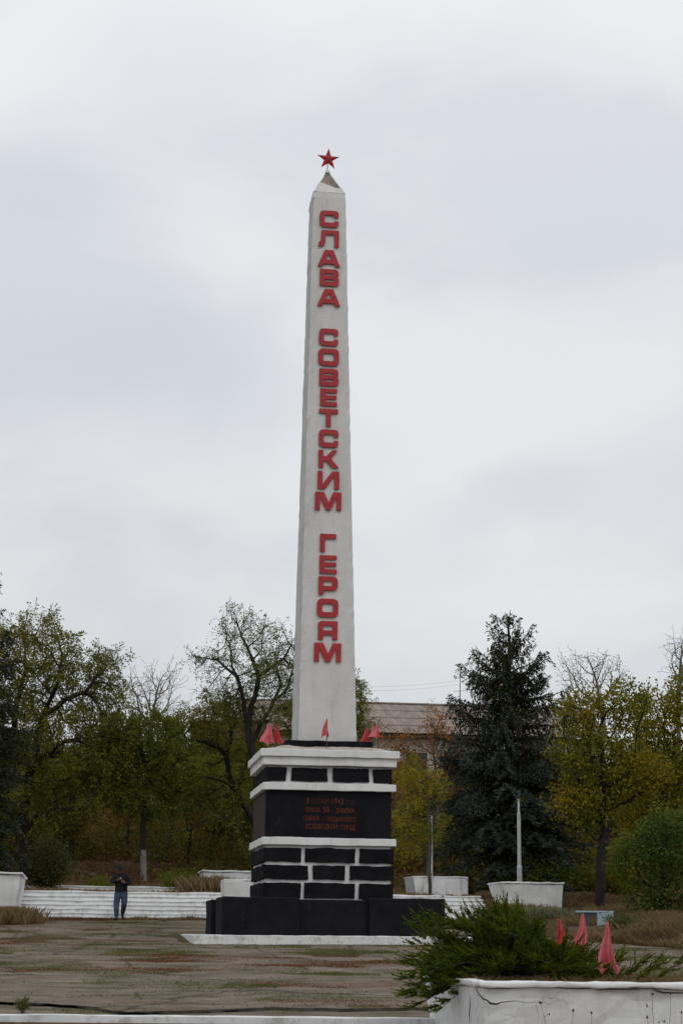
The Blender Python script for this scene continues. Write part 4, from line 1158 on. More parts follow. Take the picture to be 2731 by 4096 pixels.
shrub('flowering_weed', 'green weed clump growing by the bench block leg', 2490, 3720, 47, 1.1, .45, M['grass_green'], 9, 70, 28, .055, cat='weed', spread=.08)
shrub('flowering_weed', 'leafy green weed sprouting behind the near step at lower left', 92, 4042, 22.75, .20, .17, M['grass_green'], 10, 22, 60, .020, cat='weed', spread=.025)

# ------------------------------------------------------------------ grass as blades
def blades(P, g, h, w, lean=.35):
    n = len(P); a = g.random(n) * 6.28; b_ = np.stack([np.cos(a), np.sin(a), 0 * a], 1)
    hh = h * g.uniform(.5, 1.2, n) if np.isscalar(h) else h * g.uniform(.6, 1.15, n)
    d = np.stack([g.normal(size=n) * lean, g.normal(size=n) * lean, np.ones(n)], 1)
    V = np.empty((n, 4, 3)); V[:, 0] = P - b_ * w; V[:, 1] = P + b_ * w
    mid = P + d * hh[:, None] * .6; tip = P + d * hh[:, None] + np.stack([d[:, 0], d[:, 1], 0 * a], 1) * hh[:, None] * .5
    V[:, 2] = mid + b_ * w * .7; V[:, 3] = tip
    F_ = np.arange(n * 4).reshape(-1, 4)
    return V.reshape(-1, 3), F_
g = np.random.default_rng(31)
def scatter(n, x0, x1, y0, y1): return g.uniform(x0, x1, n), g.uniform(y0, y1, n)
# dry bank at right and corner at left
x, y = scatter(230000, 4.8, 15, 38, 68)
k = ((x - xb(y)) > -.1 + .5 * (vn.fbm(x * 1.5, y * 1.5) - .5)) & (x < y * .205); x, y = x[k], y[k]
u, v = UV(x, y); k = ~((u > 10.75) & (u < 12.9) & (v > 14.4) & (v < 16.6)) & (vn.fbm(x * .9 + 3, y * .9) > .40); x, y = x[k], y[k]
hh = (.10 + .26 * np.clip(vn2.fbm(x * .7, y * .7) * 1.6 - .3, 0, 1)) 
u, v = UV(x, y); hh = np.where((u > 10.4) & (u < 13.2) & (v > 9) & (v < 14.6), hh * .35, hh)
hh = np.where((x > 6.1) & (x < 7.9) & (y > 46.2) & (y < 50), hh * .22, hh)
V, Fq = blades(np.stack([x, y, gz(x, y) - .04], 1), g, hh, .008, .3)
props(mk('dry_grass', V, Fq, M['grass_dry']), 'dry tawny grass on the bank at right', 'grass', kind='stuff')
# weeds along seams and in patches of the square
x, y = scatter(2200000, -12.5, 9.5, 22.3, 58)
k = (np.abs(x) < y * .205) & (x < xb(y)); x, y = x[k], y[k]; u, v = UV(x, y)
k = (v < 15.1) & ~((u > -.05) & (u < 6.75) & (v > -.05) & (v < 6.4)); x, y, u, v = x[k], y[k], u[k], v[k]
m1 = vn.fbm(x * .55 + 20, y * .75 + 5, 5)
seam = np.abs(((u + .35 * vn.fbm(u * .4, v * .4)) % 3.1) - 1.5) < .035
seam |= np.abs(((v + .5 * vn2.fbm(u * .3 + 9, v * .3)) % 2.9) - 1.4) < .05
near = (y > crack_y(x) - .04)
foot = (v > 14.55 + .3 * vn2.fbm(u * 2, v * 2)) | ((v > -.22) & (v < 0) & (u > -.3) & (u < 6.8) & (vn2.fbm(u * 3, v) > .5)) | ((u > -.25) & (u < 0) & (v > 0) & (v < 6))
pr = np.where(m1 > .535, .35, 0) + np.where(m1 > .57, .5, 0) + np.where(seam & (vn2.fbm(x * .8, y * .8) > .48), .9, 0) + np.where(foot, .75, 0)
pr = np.where(y < crack_y(x), np.where((vn2.fbm(x * 1.5 + 4, y * 3) > .56) | (y < 22.5), .5, 0), pr)
k = g.random(len(x)) < pr; x, y, v = x[k], y[k], v[k]
hh = .012 + .022 * g.random(len(x)) + np.where(v > 14.4, .09 * g.random(len(x)) ** 2 + .02, 0) + np.where(g.random(len(x)) < .004, .03, 0)
zz = plaza_z(x, y) - .012 + np.where(y < crack_y(x), -.042, 0)
tone = vn.fbm(x * .35 + 60, y * .9 + 60, 3)
dry = (tone > .56) | ((v > 14.4) & (g.random(len(x)) < .8))
V, Fq = blades(np.stack([x, y, zz], 1)[~dry], g, hh[~dry], .005, .35)
props(mk('weeds', V, Fq, M['grass_green']), 'short green weeds growing in cracks and patches of the square', 'grass', kind='stuff')
V, Fq = blades(np.stack([x, y, zz], 1)[dry], g, hh[dry], .005, .35)
props(mk('withered_weeds', V, Fq, M['litter']), 'withered reddish-brown weeds in the seams of the square and along the foot of the wide steps', 'grass', kind='stuff')
# pale flecks: leaf scraps, grit and paper bits lying on the asphalt
x, y = scatter(14000, -12.5, 9.5, 22.9, 56); k = (np.abs(x) < y * .205) & (x < xb(y)) & (y > crack_y(x) + .1); x, y = x[k], y[k]; u, v = UV(x, y)
k = (v < 14.9) & ~((u > -.05) & (u < 6.75) & (v > -.05) & (v < 6.4)); x, y = x[k], y[k]
lv, lf = leaf_cloud(np.stack([x, y, plaza_z(x, y) + .006], 1), g, 1, .004, .022, .8, 0)
props(mk('grit', lv, lf, m_leaf('leaf_scraps', [(.035, .025, .018), (.10, .07, .045), (.16, .12, .08), (.30, .26, .19)], .1, .1)), 'scattered leaf scraps and grit on the square', 'litter', kind='stuff')
# tawny fringe along the foot of the wide steps
u = g.uniform(-4.7, 10.7, 9000); v = 15.02 - np.abs(g.normal(size=9000)) * .28; k = vn.fbm(u * 1.1 + 5, v) > .45; u, v = u[k], v[k]
x, y = OX + u * CT - v * ST, OY + u * ST + v * CT
V, Fq = blades(np.stack([x, y, plaza_z(x, y) - .02], 1), g, .05 + .16 * np.clip(vn2.fbm(u * 1.3, v) * 2 - .7, 0, 1), .007, .25)
props(mk('step_fringe', V, Fq, M['grass_dry']), 'dry grass fringe along the foot of the wide white steps', 'grass', kind='stuff')
# terrace and hillside grass and leaf litter
x, y = scatter(120000, -13, 12, 58.5, 72); u, v = UV(x, y)
k = (v > 17.4) & (vn.fbm(x * .8 + 11, y * .8) > .44); x, y, v = x[k], y[k], v[k]
V, Fq = blades(np.stack([x, y, gz(x, y) - .03], 1), g, .10 + .20 * np.clip(vn2.fbm(x * .5 + 4, y * .5) * 2 - .7, 0, 1), .011)
props(mk('terrace_grass', V, Fq, M['grass_dry']), 'straggling dry grass on the terrace above the wide steps', 'grass', kind='stuff')
x, y = scatter(52000, -13, 13, 59, 78); k = vn.fbm(x * .6 + 31, y * .6) > .42; x, y = x[k], y[k]; u, v = UV(x, y); k = v > 17.3; x, y = x[k], y[k]
lv, lf = leaf_cloud(np.stack([x, y, gz(x, y) + .03], 1), g, 1, .03, .11, .7, 0)
props(mk('leaf_litter', lv, lf, M['litter']), 'rusty fallen leaves on the slope behind the terrace', 'leaf litter', kind='stuff')
# tufts with shape of their own
def tuft(label, x, y, w, h, mat, n, seed, name='grass_tuft', z=None):
    g2 = np.random.default_rng(seed); q = np.stack([g2.normal(size=n) * w * .35, g2.normal(size=n) * w * .3, 0 * np.arange(n) - .05], 1)
    z = gz1(x, y) if z is None else z
    V, Fq = blades(q, g2, h, .0055, .20)
    return props(mk(name, V, Fq, mat, loc=(x, y, z)), label, 'grass')
p = at(35, 3680, 52.5); tuft('tall tawny grass tuft in front of the left planter at the left edge', p.x, 52.5, 1.1, .50, M['grass_dry'], 3800, 1)
p = at(840, 3560, 60.8); tuft('yellow-green grass tuft growing before the far terrace planter', p.x, 60.8, 1.0, .62, M['grass_dry'], 2200, 2)
p = at(2060, 3690, 55.2); tuft('pale dry grass clump at the foot of the right planter', p.x, 55.2, 1.0, .55, M['grass_dry'], 2600, 3)
p = at(2160, 3690, 53.8); tuft('bleached grass clump in front of the right planter corner', p.x, 53.8, 1.4, .42, M['weed_pale'], 2600, 4)
xq = g.uniform(1.45, 5.2, 16000); yq = g.uniform(19.45, 22.1, 16000); k = (vn2.fbm(xq * 2.2, yq * 2.2) > .38) & (xq > 1.5 - .14 * (yq - 19.15)); xq, yq = xq[k], yq[k]
V, Fq = blades(np.stack([xq, yq, 0 * xq + 1.29], 1), g, .05 + .09 * vn.fbm(xq * 3, yq * 3) * (yq > 20), .004, .35)
props(mk('planter_grass', V, Fq, M['grass_dry']), 'short withered grass covering the soil of the near planter', 'grass', kind='stuff')
p = at(2690, 3925, 21.9); tuft('thin yellowish grass at the back of the foreground planter, far right', p.x, 21.9, .8, .20, M['weed_pale'], 500, 5, z=1.30)
p = at(1600, 3560, 61.5)

# dead stalks rising before the near planter
def stalk(label, px, pyt, bend, seed, branches=3, Y=18.55):
    g2 = np.random.default_rng(seed); t = at(px, pyt, Y)
    rt = empty('dead_weed', (t.x + bend, Y, 0), 0, label, 'dead weed', 'dead weed stalks in front of the near planter')
    mb = MB(); H_ = t.z
    pts = [Vector((-bend * (s ** 2), 0, H_ * s)) + Vector((g2.normal() * .006, g2.normal() * .006, 0)) for s in np.linspace(0, 1, 9)]
    mb.tube([tuple(q) for q in pts], [.0045 - .0025 * s for s in np.linspace(0, 1, 9)], 6)
    def head(c, r_=.011):
        sd = MB()
        for _ in range(5):
            o_ = Vector(g2.normal(size=3)) * .004 + c; sd.tube([tuple(o_ - Vector((0, 0, r_))), tuple(o_), tuple(o_ + Vector((0, 0, r_)))], [.002, r_ * .75, .002], 6)
        sd.build('seed_head', M['seed'], rt, smooth=True)
    head(pts[-1])
    for k in range(branches):
        s = .72 + .25 * k / max(1, branches); i0 = min(8, int(s * 8)); c = pts[i0]; dd = Vector((g2.choice([-1, 1]) * .05, g2.normal() * .02, .035))
        mb.tube([tuple(c), tuple(c + dd * .5), tuple(c + dd)], [.0022, .002, .0015], 5); head(c + dd, .008)
    mb.build('stem', M['stalk'], rt, smooth=True)
M['stalk'] = m_plain('dry_stalk', (.14, .10, .055, 1), (.24, .18, .11, 1), 20, .9, .2)
M['seed'] = m_plain('seed_heads', (.035, .020, .013, 1), (.08, .048, .03, 1), 20, .9, .2)
stalk('leaning dead stalk with a dark head, leftmost before the near planter', 2160, 4010, .16, 1, 4)
stalk('thin dead stalk with a forked tip, second from the left', 2290, 4043, -.09, 2, 1)
stalk('short stalk with a round dark seed head near the planter middle', 2362, 4052, .05, 3, 1)
stalk('tall straight stalk below the broken rim of the planter', 2612, 3975, -.02, 4, 3)
stalk('tall slim dead stalk with a hanging head, right of the rim break', 2678, 3972, -.02, 5, 2)
stalk('low branching dead weed at the bottom right corner', 2722, 4050, .02, 6, 4)
stalk('low forked dead weed between the two tall stalks and the middle', 2590, 4066, .03, 7, 4)

# ------------------------------------------------------------------ juniper in the planter
g = np.random.default_rng(19)
JX, JY, JZ = 2.28, 20.75, zt - .03
jr = empty('juniper_bush', (JX, JY, JZ), 0, 'sprawling dark green juniper spilling over the near white planter', 'juniper')
jw = MB(); C_, A_, B_ = [], [], []
def spray(p, d, L):
    """one feathery shoot with scale-leaf branchlets"""
    n = max(6, int(L / .013)); side = np.cross(d, [0, 0, 1]); side /= np.linalg.norm(side) + 1e-6; up_ = np.cross(side, d)
    q = p.copy(); dd = d.copy()
    for i in range(n):
        dd = dd + np.array([0, 0, .022]) + g.normal(size=3) * .03; dd /= np.linalg.norm(dd); q = q + dd * L / n
        t = i / n; bl = .048 * (1 - t) ** .8 + .010
        for sgn in (-1, 1):
            fd = dd * .95 + side * sgn * .42 + up_ * g.normal() * .30; fd /= np.linalg.norm(fd)
            l = bl * g.uniform(.6, 1.2)
            C_.append(q + fd * l * .5); A_.append(fd * l * .55); B_.append(np.cross(fd, g.normal(size=3)) * .0048)
PHI = [-25, -12, 0, 20, 35, 50, 62, 75, 90, 105, 120, 135, 150, 165, 180, 192, 200]
RAD = [290, 310, 310, 270, 225, 170, 150, 190, 245, 290, 305, 365, 480, 490, 480, 455, 410]
rx0, ry0 = 2120, 3925
for k in range(300):
    ph = g.uniform(-2, 199) if k % 3 else g.uniform(95, 199)
    full = np.interp(ph, PHI, RAD); lead = (k % 4 == 0); rr3 = full * (g.uniform(.90, 1.04) if lead else g.uniform(.25, .86))
    tx_, ty_ = rx0 + rr3 * math.cos(R(ph)), ry0 - rr3 * math.sin(R(ph))
    dY = g.normal() * .33; Yt = JY + dY
    tp = at(tx_, ty_, Yt); tp = np.array([tp.x - JX, Yt - JY, tp.z - JZ])
    if tp[0] > -1.05: tp[2] = max(tp[2], .05)
    st = np.array([at(rx0 + g.normal() * 110, 3925, JY).x - JX, g.normal() * .15, .0])
    # leaves the root upward, arches over, tip swept up again
    Lc = np.linalg.norm(tp - st); md_ = (st + tp) / 2 + np.array([0, 0, .16 * Lc + (.10 if ph > 160 else 0)])
    ns_ = max(6, int(Lc / .11)); pts = []; prev = None
    for i in range(ns_ + 1):
        t = i / ns_; q = st * (1 - t) ** 2 + md_ * 2 * t * (1 - t) + tp * t * t + g.normal(size=3) * .006
        pts.append(tuple(q))
        if prev is not None:
            dd = q - prev; dd /= np.linalg.norm(dd) + 1e-9
            if t > .28:
                for _ in range(3 if lead and t > .7 else 4):
                    sd_ = dd + g.normal(size=3) * .22 + np.array([-.12 if ph > 70 else .08, 0, .16]); sd_ /= np.linalg.norm(sd_)
                    spray(q, sd_, g.uniform(.13, .30) * (1.1 - (.55 if lead else .35) * t))
        prev = q
    td = dd + np.array([0, 0, .25]); td /= np.linalg.norm(td); spray(np.array(pts[-1]), td, .24); spray(np.array(pts[-1]), dd, .18)
    jw.tube(pts, [.011 - .008 * i / ns_ for i in range(ns_ + 1)], 5, cap=False)
# thin right-hand outliers
for k in range(9):
    p0 = at(2290 + 40 * k + g.uniform(-15, 15), 3925, 20.2); p = np.array([p0.x - JX, g.uniform(-.5, .3), .0])
    d = np.array([.75, 0, .42 + g.random() * .35]); d /= np.linalg.norm(d); pts = [tuple(p)]
    for i in range(6):
        p = p + d * .07; pts.append(tuple(p))
        for _ in range(3):
            sd = d + g.normal(size=3) * .30; sd /= np.linalg.norm(sd); spray(p, sd, g.uniform(.10, .18))
    jw.tube(pts, .005, 5, cap=False)
jw.build('stem', M['bark_grey'], jr)
V, Fq = leaf_quads(np.array(C_), np.array(A_), np.array(B_))
mk('foliage', V, Fq, M['juniper'], jr)
print('juniper quads', len(Fq))
FG2 = 'red flags standing in the foreground planter'
p = at(2236, 3677, 21.5); flag((p.x, 21.5, JZ), 0, p.z - JZ, .10, .10, M['cloth_red'], 'orange-red flag behind the juniper, leftmost of the three planter flags', 5.1, FG2, pole_top=-.005, pw=1.25, drop=.6)
p = at(2328, 3655, 21.0); flag((p.x, 21.0, JZ), 0, p.z - JZ, .145, .075, M['cloth_pink'], 'pinkish flag between two others in front of the bench end', 6.3, FG2, pole_top=-.005, pw=1.25, drop=.62)
p = at(2425, 3687, 20.2); flag((p.x, 20.2, JZ), 0, p.z - JZ, .13, .09, M['cloth_pink'], 'large draped pink-red flag, rightmost and nearest in the planter', 7.7, FG2, pole_top=-.005, pw=1.25, drop=.84)

# ------------------------------------------------------------------ building on the hill
M['roof'] = m_plain('asbestos_roof', (.20, .165, .145, 1), (.34, .285, .25, 1), 1.4, .95, .3, .02, 12, (1, .3, 1))
M['bwall'] = m_plain('old_plaster_wall', (.30, .28, .26, 1), (.46, .44, .42, 1), 1.5, .95, .3)
M['brick'] = m_plain('brown_brick', (.075, .045, .033, 1), (.13, .080, .058, 1), 6, .95, .3)
M['glass'] = m_plain('dark_window', (.012, .015, .02, 1), (.03, .035, .045, 1), 2, .2, .02)
bd = empty('long_building', fr(21.3, 84, 0), TH, 'long low building with a grey corrugated roof behind the trees', 'building')
p1 = at(1500, 2795, 127.5); p2 = at(1500, 2917, 122.5)
zr, ze = p1.z, p2.z
def roof_mesh(x0, x1, y0, y1, z0, z1, pitch=.20):
    n = int((x1 - x0) / pitch * 4); vs = []; m = 4
    for i in range(n + 1):
        w = .035 * math.sin(i / 4 * 2 * math.pi)
        for j in range(m):
            for e in (0, 1):
                t = (j + e) / m
                vs.append((x0 + (x1 - x0) * i / n, y0 + (y1 - y0) * t, z0 + (z1 - z0) * t + w + (.03 if e == 0 else 0)))
    k = 2 * m; fs = [(i * k + 2 * j, (i + 1) * k + 2 * j, (i + 1) * k + 2 * j + 1, i * k + 2 * j + 1) for i in range(n) for j in range(m)]
    return vs, fs
vs, fs = roof_mesh(-13.0, 13.6, -2.9, 2.6, ze, zr); rf = mk('roof', vs, fs, M['roof'], bd)
vs, fs = roof_mesh(-13.0, 13.6, 2.6, 8.0, zr, ze); mk('roof', vs, fs, M['roof'], bd)
mb = MB(); mb.box(-13.0, 13.6, 2.45, 2.75, zr + .0, zr + .09); mb.build('ridge_cap', M['roof'], rf)
mb = MB(); mb.box(-12.6, 13.2, -2.3, 7.4, 6, ze - .1); mb.build('wall', M['bwall'], bd)
mb = MB(); mb.box(-13.0, 13.6, -2.85, -2.4, ze - .28, ze - .10); mb.build('eaves', m_plain('dark_eaves', (.03, .025, .02, 1), (.06, .05, .04, 1)), bd)
for k in range(10):
    mb = MB(); mb.box(-11.6 + 2.6 * k, -10.2 + 2.6 * k, -2.36, -2.33, ze - 3.0, ze - 1.3)
    w_ = mb.build('window', M['glass'], bd)
mb = MB(); mb.box(-4.9, -4.8, -1.9, -1.8, ze + .5, ze + 1.9); mb.build('vent_pipe', M['bark'], rf)
hb = empty('brick_house', (at(900, 3100, 112).x, 112, 0), TH, 'small brick house with a chimney block, almost hidden by the left trees', 'house')
zt2 = at(900, 2862, 112).z
mb = MB(); mb.box(-1.9, 2.6, 0, 6, 8, zt2 - .2); mb.build('wall', M['brick'], hb)
mb = MB(); mb.add([(-2.2, -.3, zt2 - .45), (2.9, -.3, zt2 - .2), (2.9, 6.3, zt2 - .2), (-2.2, 6.3, zt2 - .45), (1.2, 1.5, zt2 + .9), (2.9, 1.5, zt2 + .9), (2.9, 4.5, zt2 + .9), (1.2, 4.5, zt2 + .9)],
                  [(3, 2, 1, 0), (4, 5, 6, 7), (0, 1, 5, 4), (1, 2, 6, 5), (2, 3, 7, 6), (3, 0, 4, 7)]); rh = mb.build('roof', M['roof'], hb)
mb = MB(); mb.box(-.75, .35, 1.6, 2.6, zt2 - .3, at(900, 2800, 112).z); mb.build('chimney', M['brick'], rh)
an = at(1838, 2800, 121)
ar = empty('antenna_mast', (an.x, 121, an.z - 3.4), 0, 'thin antenna mast rising above the long roof left of the spruce', 'antenna')
mb = MB(); mb.tube([(0, 0, 0), (0, 0, 3.4), (.06, 0, at(1842, 2663, 121).z - an.z + 3.4)], [.045, .035, .018], 8); mb.build('mast', M['bark'], ar)
mb = MB()
for zq, w_ in ((4.0, .42), (4.9, .3), (5.0, .22)): mb.tube([(-w_, 0, zq), (w_ * .8, 0, zq + .05)], .014, 5)
mb.build('crossbar', M['bark'], ar)
mb = MB(); a1 = at(1835, 2722, 121); a2 = at(1100, 2722, 125)
for dz in (0, -.28):
    pts = []
    for s in np.linspace(0, 1, 24):
        q = a1.lerp(a2, s); q.z += dz - 1.3 * 4 * s * (1 - s) * .35; pts.append(tuple(q))
    mb.tube(pts, .007, 4)
props(mb.build('power_line', M['steel'], None), 'two faint slack wires running left from the antenna mast', 'wire')

# stones on the terrace edge
g = np.random.default_rng(3)
for k, (px, py, s) in enumerate([(1862, 3574, .16), (1885, 3573, .12), (1930, 3571, .22), (1945, 3571, .16), (1905, 3573, .10)]):
    bm = bmesh.new(); bmesh.ops.create_icosphere(bm, subdivisions=2, radius=s)
    for v_ in bm.verts: v_.co = Vector((v_.co.x * 1.4, v_.co.y, v_.co.z * .7)) + Vector((mnoise.noise(v_.co * 6 + Vector((k, 0, 0))),) * 3) * s * .5
    me = bpy.data.meshes.new('stone'); bm.to_mesh(me); bm.free(); me.materials.append(M['white_old'])
    o = bpy.data.objects.new('stone', me); COL.objects.link(o); q = at(px, py, 61.5); o.location = (q.x, 61.5, gz1(q.x, 61.5) + .03)
    props(o, ['small pale stone, leftmost of the row by the right planter', 'pale stone, second from the left in the row by the right planter', 'largest pale stone next to the right planter',
              'rightmost pale stone touching the right planter side', 'smallest pale stone in the middle of the row by the right planter'][k], 'stone', 'pale stones at the terrace edge')

# ------------------------------------------------------------------ the walking man
M['skin'] = m_plain('skin', (.15, .075, .052, 1), (.22, .11, .08, 1), 8, .6, .05)
M['jacket'] = m_plain('dark_jacket', (.006, .006, .007, 1), (.018, .018, .020, 1), 7, .9, .5, .01, 14)
M['jeans'] = m_plain('blue_jeans', (.012, .018, .034, 1), (.070, .100, .150, 1), 4.5, .9, .5, .01, 12)
M['shoe'] = m_plain('black_shoe', (.006, .006, .007, 1), (.013, .013, .015, 1), 9, .6, .1)
M['cap_cloth'] = m_plain('black_cap', (.006, .007, .008, 1), (.012, .013, .015, 1), 9, .9, .2)
M['paper'] = m_plain('white_paper', (.6, .6, .58, 1), (.7, .7, .7, 1))
def skin(name, vs, es, rs, mat, parent, root=0, sub=2, z_clip=None):
    me = bpy.data.meshes.new(name); me.from_pydata(vs, es, [])
    o = bpy.data.objects.new(name + '_t', me); COL.objects.link(o)
    md = o.modifiers.new('s', 'SKIN'); md.use_smooth_shade = True; md.branch_smoothing = .6
    sd = o.modifiers.new('d', 'SUBSURF'); sd.levels = sub; sd.render_levels = sub
    sv_ = me.skin_vertices[0].data
    for i, r_ in enumerate(rs):
        sv_[i].radius = r_ if hasattr(r_, '__len__') else (r_, r_); sv_[i].use_root = (i == root)
    bpy.context.view_layer.update()
    m2 = bpy.data.meshes.new_from_object(o.evaluated_get(bpy.context.evaluated_depsgraph_get()))
    bpy.data.objects.remove(o); m2.materials.clear(); m2.materials.append(mat); m2.name = name
    m2.polygons.foreach_set('use_smooth', [True] * len(m2.polygons))
    r = bpy.data.objects.new(name, m2); COL.objects.link(r); r.parent = parent
    return r
hq = at(481, 3684, 56)
man = empty('person', (hq.x, 56, gz1(hq.x, 56) + .0), 0,
            'man in black cap, dark jacket and blue jeans walking with head bowed', 'person')
# joints (facing the camera, -y)
J = dict(pel=(0, .0, .90), wa=(0, -.005, 1.04), ch=(-.005, -.01, 1.26), nk=(-.015, -.03, 1.40), nk2=(-.02, -.055, 1.45), hd=(-.025, -.085, 1.52), hd2=(-.028, -.085, 1.60),
         sl=(-.155, -.01, 1.375), el=(-.27, -.06, 1.15), wl=(-.075, -.26, 1.225), sr=(.150, -.01, 1.375), er=(.27, -.06, 1.12), wr=(.105, -.25, 1.14),
         hl=(-.10, .0, .87), kl=(-.105, -.16, .47), al=(-.075, -.24, .09), hr=(.10, .0, .87), kr=(.115, -.10, .50), ar=(.045, .16, .19))
names = list(J); ix = {k: i for i, k in enumerate(names)}
E_ = [('pel', 'wa'), ('wa', 'ch'), ('ch', 'nk'), ('nk', 'nk2'), ('nk2', 'hd'), ('hd', 'hd2'), ('ch', 'sl'), ('sl', 'el'), ('el', 'wl'), ('ch', 'sr'), ('sr', 'er'), ('er', 'wr'),
      ('pel', 'hl'), ('hl', 'kl'), ('kl', 'al'), ('pel', 'hr'), ('hr', 'kr'), ('kr', 'ar')]
RB = dict(pel=(.12, .09), wa=(.11, .085), ch=(.12, .09), nk=.06, nk2=.052, hd=(.070, .085), hd2=(.072, .088), sl=.052, el=.040, wl=.026, sr=.052, er=.040, wr=.026, hl=.075, kl=.052, al=.038, hr=.075, kr=.052, ar=.038)
body = skin('body', [J[k] for k in names], [(ix[a], ix[b]) for a, b in E_], [RB[k] for k in names], M['skin'], man, 0)
# face: brow, nose, chin, ears folded into the body mesh
bm = bmesh.new(); bm.from_mesh(body.data)
def blob(c_, r_):
    g_ = bmesh.ops.create_icosphere(bm, subdivisions=2, radius=1)
    for v_ in g_['verts']: v_.co = Vector((v_.co.x * r_[0] + c_[0], v_.co.y * r_[1] + c_[1], v_.co.z * r_[2] + c_[2])); 
    for v_ in g_['verts']:
        for f_ in v_.link_faces: f_.smooth = True
blob((-.027, -.175, 1.505), (.013, .020, .024)); blob((-.027, -.150, 1.452), (.034, .028, .026)); blob((-.100, -.085, 1.52), (.010, .020, .032)); blob((.048, -.085, 1.52), (.010, .020, .032))
blob((-.027, -.160, 1.475), (.026, .014, .008))
# hands with five fingers each, closed over a small thing
def hand(w, d, curl, side):
    w = Vector(w); d = Vector(d).normalized(); up_ = Vector((0, -.35, 1)).normalized(); s_ = d.cross(up_).normalized(); up_ = s_.cross(d)
    g_ = bmesh.ops.create_icosphere(bm, subdivisions=3, radius=1)
    for v_ in g_['verts']:
        c_ = v_.co.copy(); v_.co = w + d * (.038 + c_.x * .045) + up_ * c_.y * .034 + s_ * c_.z * .019
    for k in range(4):
        L_ = (.052, .060, .056, .045)[k]; b0 = w + d * .070 + up_ * (.025 - .016 * k); pts = [b0]
        dd = d.copy()
        for q_ in range(3):
            dd = (dd + s_ * side * curl).normalized(); pts.append(pts[-1] + dd * L_ / 3)
        t_ = MB(); t_.tube([tuple(p_) for p_ in pts], [.0095, .009, .0082, .006], 8)
        vv = [bm.verts.new(v_) for v_ in t_.v]
        for f_ in t_.f: bm.faces.new([vv[i_] for i_ in f_]).smooth = True
    pts = [w + d * .020 + up_ * .028, w + d * .045 + up_ * .048 + s_ * side * .010, w + d * .068 + up_ * .054 + s_ * side * .024]
    t_ = MB(); t_.tube([tuple(p_) for p_ in pts], [.012, .0105, .008], 8)
    vv = [bm.verts.new(v_) for v_ in t_.v]
    for f_ in t_.f: bm.faces.new([vv[i_] for i_ in f_]).smooth = True
hand(J['wl'], (.85, -.25, .42), .55, -1); hand(J['wr'], (-.80, -.2, .62), .55, 1)
bm.to_mesh(body.data); bm.free()
# jacket
jn = ['pel', 'wa', 'ch', 'nk', 'sl', 'el', 'wl', 'sr', 'er', 'wr']
JP = {k: Vector(J[k]) for k in jn}; JP['pel'] = Vector((0, 0, .865)); JP['wa'].z = 1.02; JP['nk'] = Vector((-.012, -.02, 1.44))
for a_, b_ in (('el', 'wl'), ('er', 'wr')): JP[b_] = JP[a_].lerp(JP[b_], .93)
JR = dict(pel=(.20, .15), wa=(.175, .125), ch=(.185, .125), nk=(.082, .075), sl=.098, el=.074, wl=.046, sr=.098, er=.074, wr=.046)
ji = {k: i for i, k in enumerate(jn)}
skin('jacket', [tuple(JP[k]) for k in jn], [(ji[a], ji[b]) for a, b in E_ if a in ji and b in ji], [JR[k] for k in jn], M['jacket'], man, 0)
# jeans
pn = ['pel', 'hl', 'kl', 'al', 'hr', 'kr', 'ar']
PJ = {k: Vector(J[k]) for k in pn}; PJ['pel'].z = .95; man.scale = (1.09, 1, 1); PJ['hl'].z = PJ['hr'].z = .84; PJ['hl'].x = -.088; PJ['hr'].x = .092
PR = dict(pel=(.14, .11), hl=.118, kl=.092, al=.066, hr=.118, kr=.090, ar=.066)
pi_ = {k: i for i, k in enumerate(pn)}
skin('jeans', [tuple(PJ[k]) for k in pn], [(pi_[a], pi_[b]) for a, b in E_ if a in pi_ and b in pi_], [PR[k] for k in pn], M['jeans'], man, 0)
def loft(o, rings, n=20):
    """melt a shaped barrel of elliptical rings into a garment"""
    bm = bmesh.new(); bm.from_mesh(o.data); prev = None
    for (x, y, z, a, b_) in rings:
        rg = [bm.verts.new((x + a * math.cos(6.2832 * k / n), y + b_ * math.sin(6.2832 * k / n), z)) for k in range(n)]
        if prev:
            for k in range(n): bm.faces.new((prev[k], prev[(k + 1) % n], rg[(k + 1) % n], rg[k])).smooth = True
        else: bm.faces.new(rg[::-1])
        prev = rg
    bm.faces.new(prev); bm.to_mesh(o.data); bm.free()
jk = [o for o in man.children if o.name.startswith('jacket')][0]; jn_ = [o for o in man.children if o.name.startswith('jeans')][0]
loft(jk, [(0, 0, .855, .178, .128), (0, 0, .90, .186, .135), (0, -.005, 1.02, .176, .130), (-.003, -.01, 1.16, .188, .138), (-.006, -.012, 1.28, .200, .138), (-.008, -.012, 1.36, .190, .120), (-.010, -.015, 1.42, .120, .090), (-.012, -.02, 1.46, .070, .070)])
loft(jn_, [(0, 0, .66, .165, .125), (0, 0, .74, .182, .130), (0, 0, .82, .182, .130), (0, 0, .90, .172, .124), (0, 0, .97, .165, .118)])
# shoes
skin('shoe', [(-.072, -.20, .075), (-.085, -.26, .045), (-.105, -.35, .036), (-.118, -.41, .034)], [(0, 1), (1, 2), (2, 3)], [(.045, .045), (.044, .042), (.046, .034), (.036, .028)], M['shoe'], man, 0)
skin('shoe', [(.045, .17, .20), (.055, .13, .14), (.072, .06, .065), (.082, .02, .035)], [(0, 1), (1, 2), (2, 3)], [(.044, .042), (.045, .042), (.046, .036), (.038, .03)], M['shoe'], man, 0)
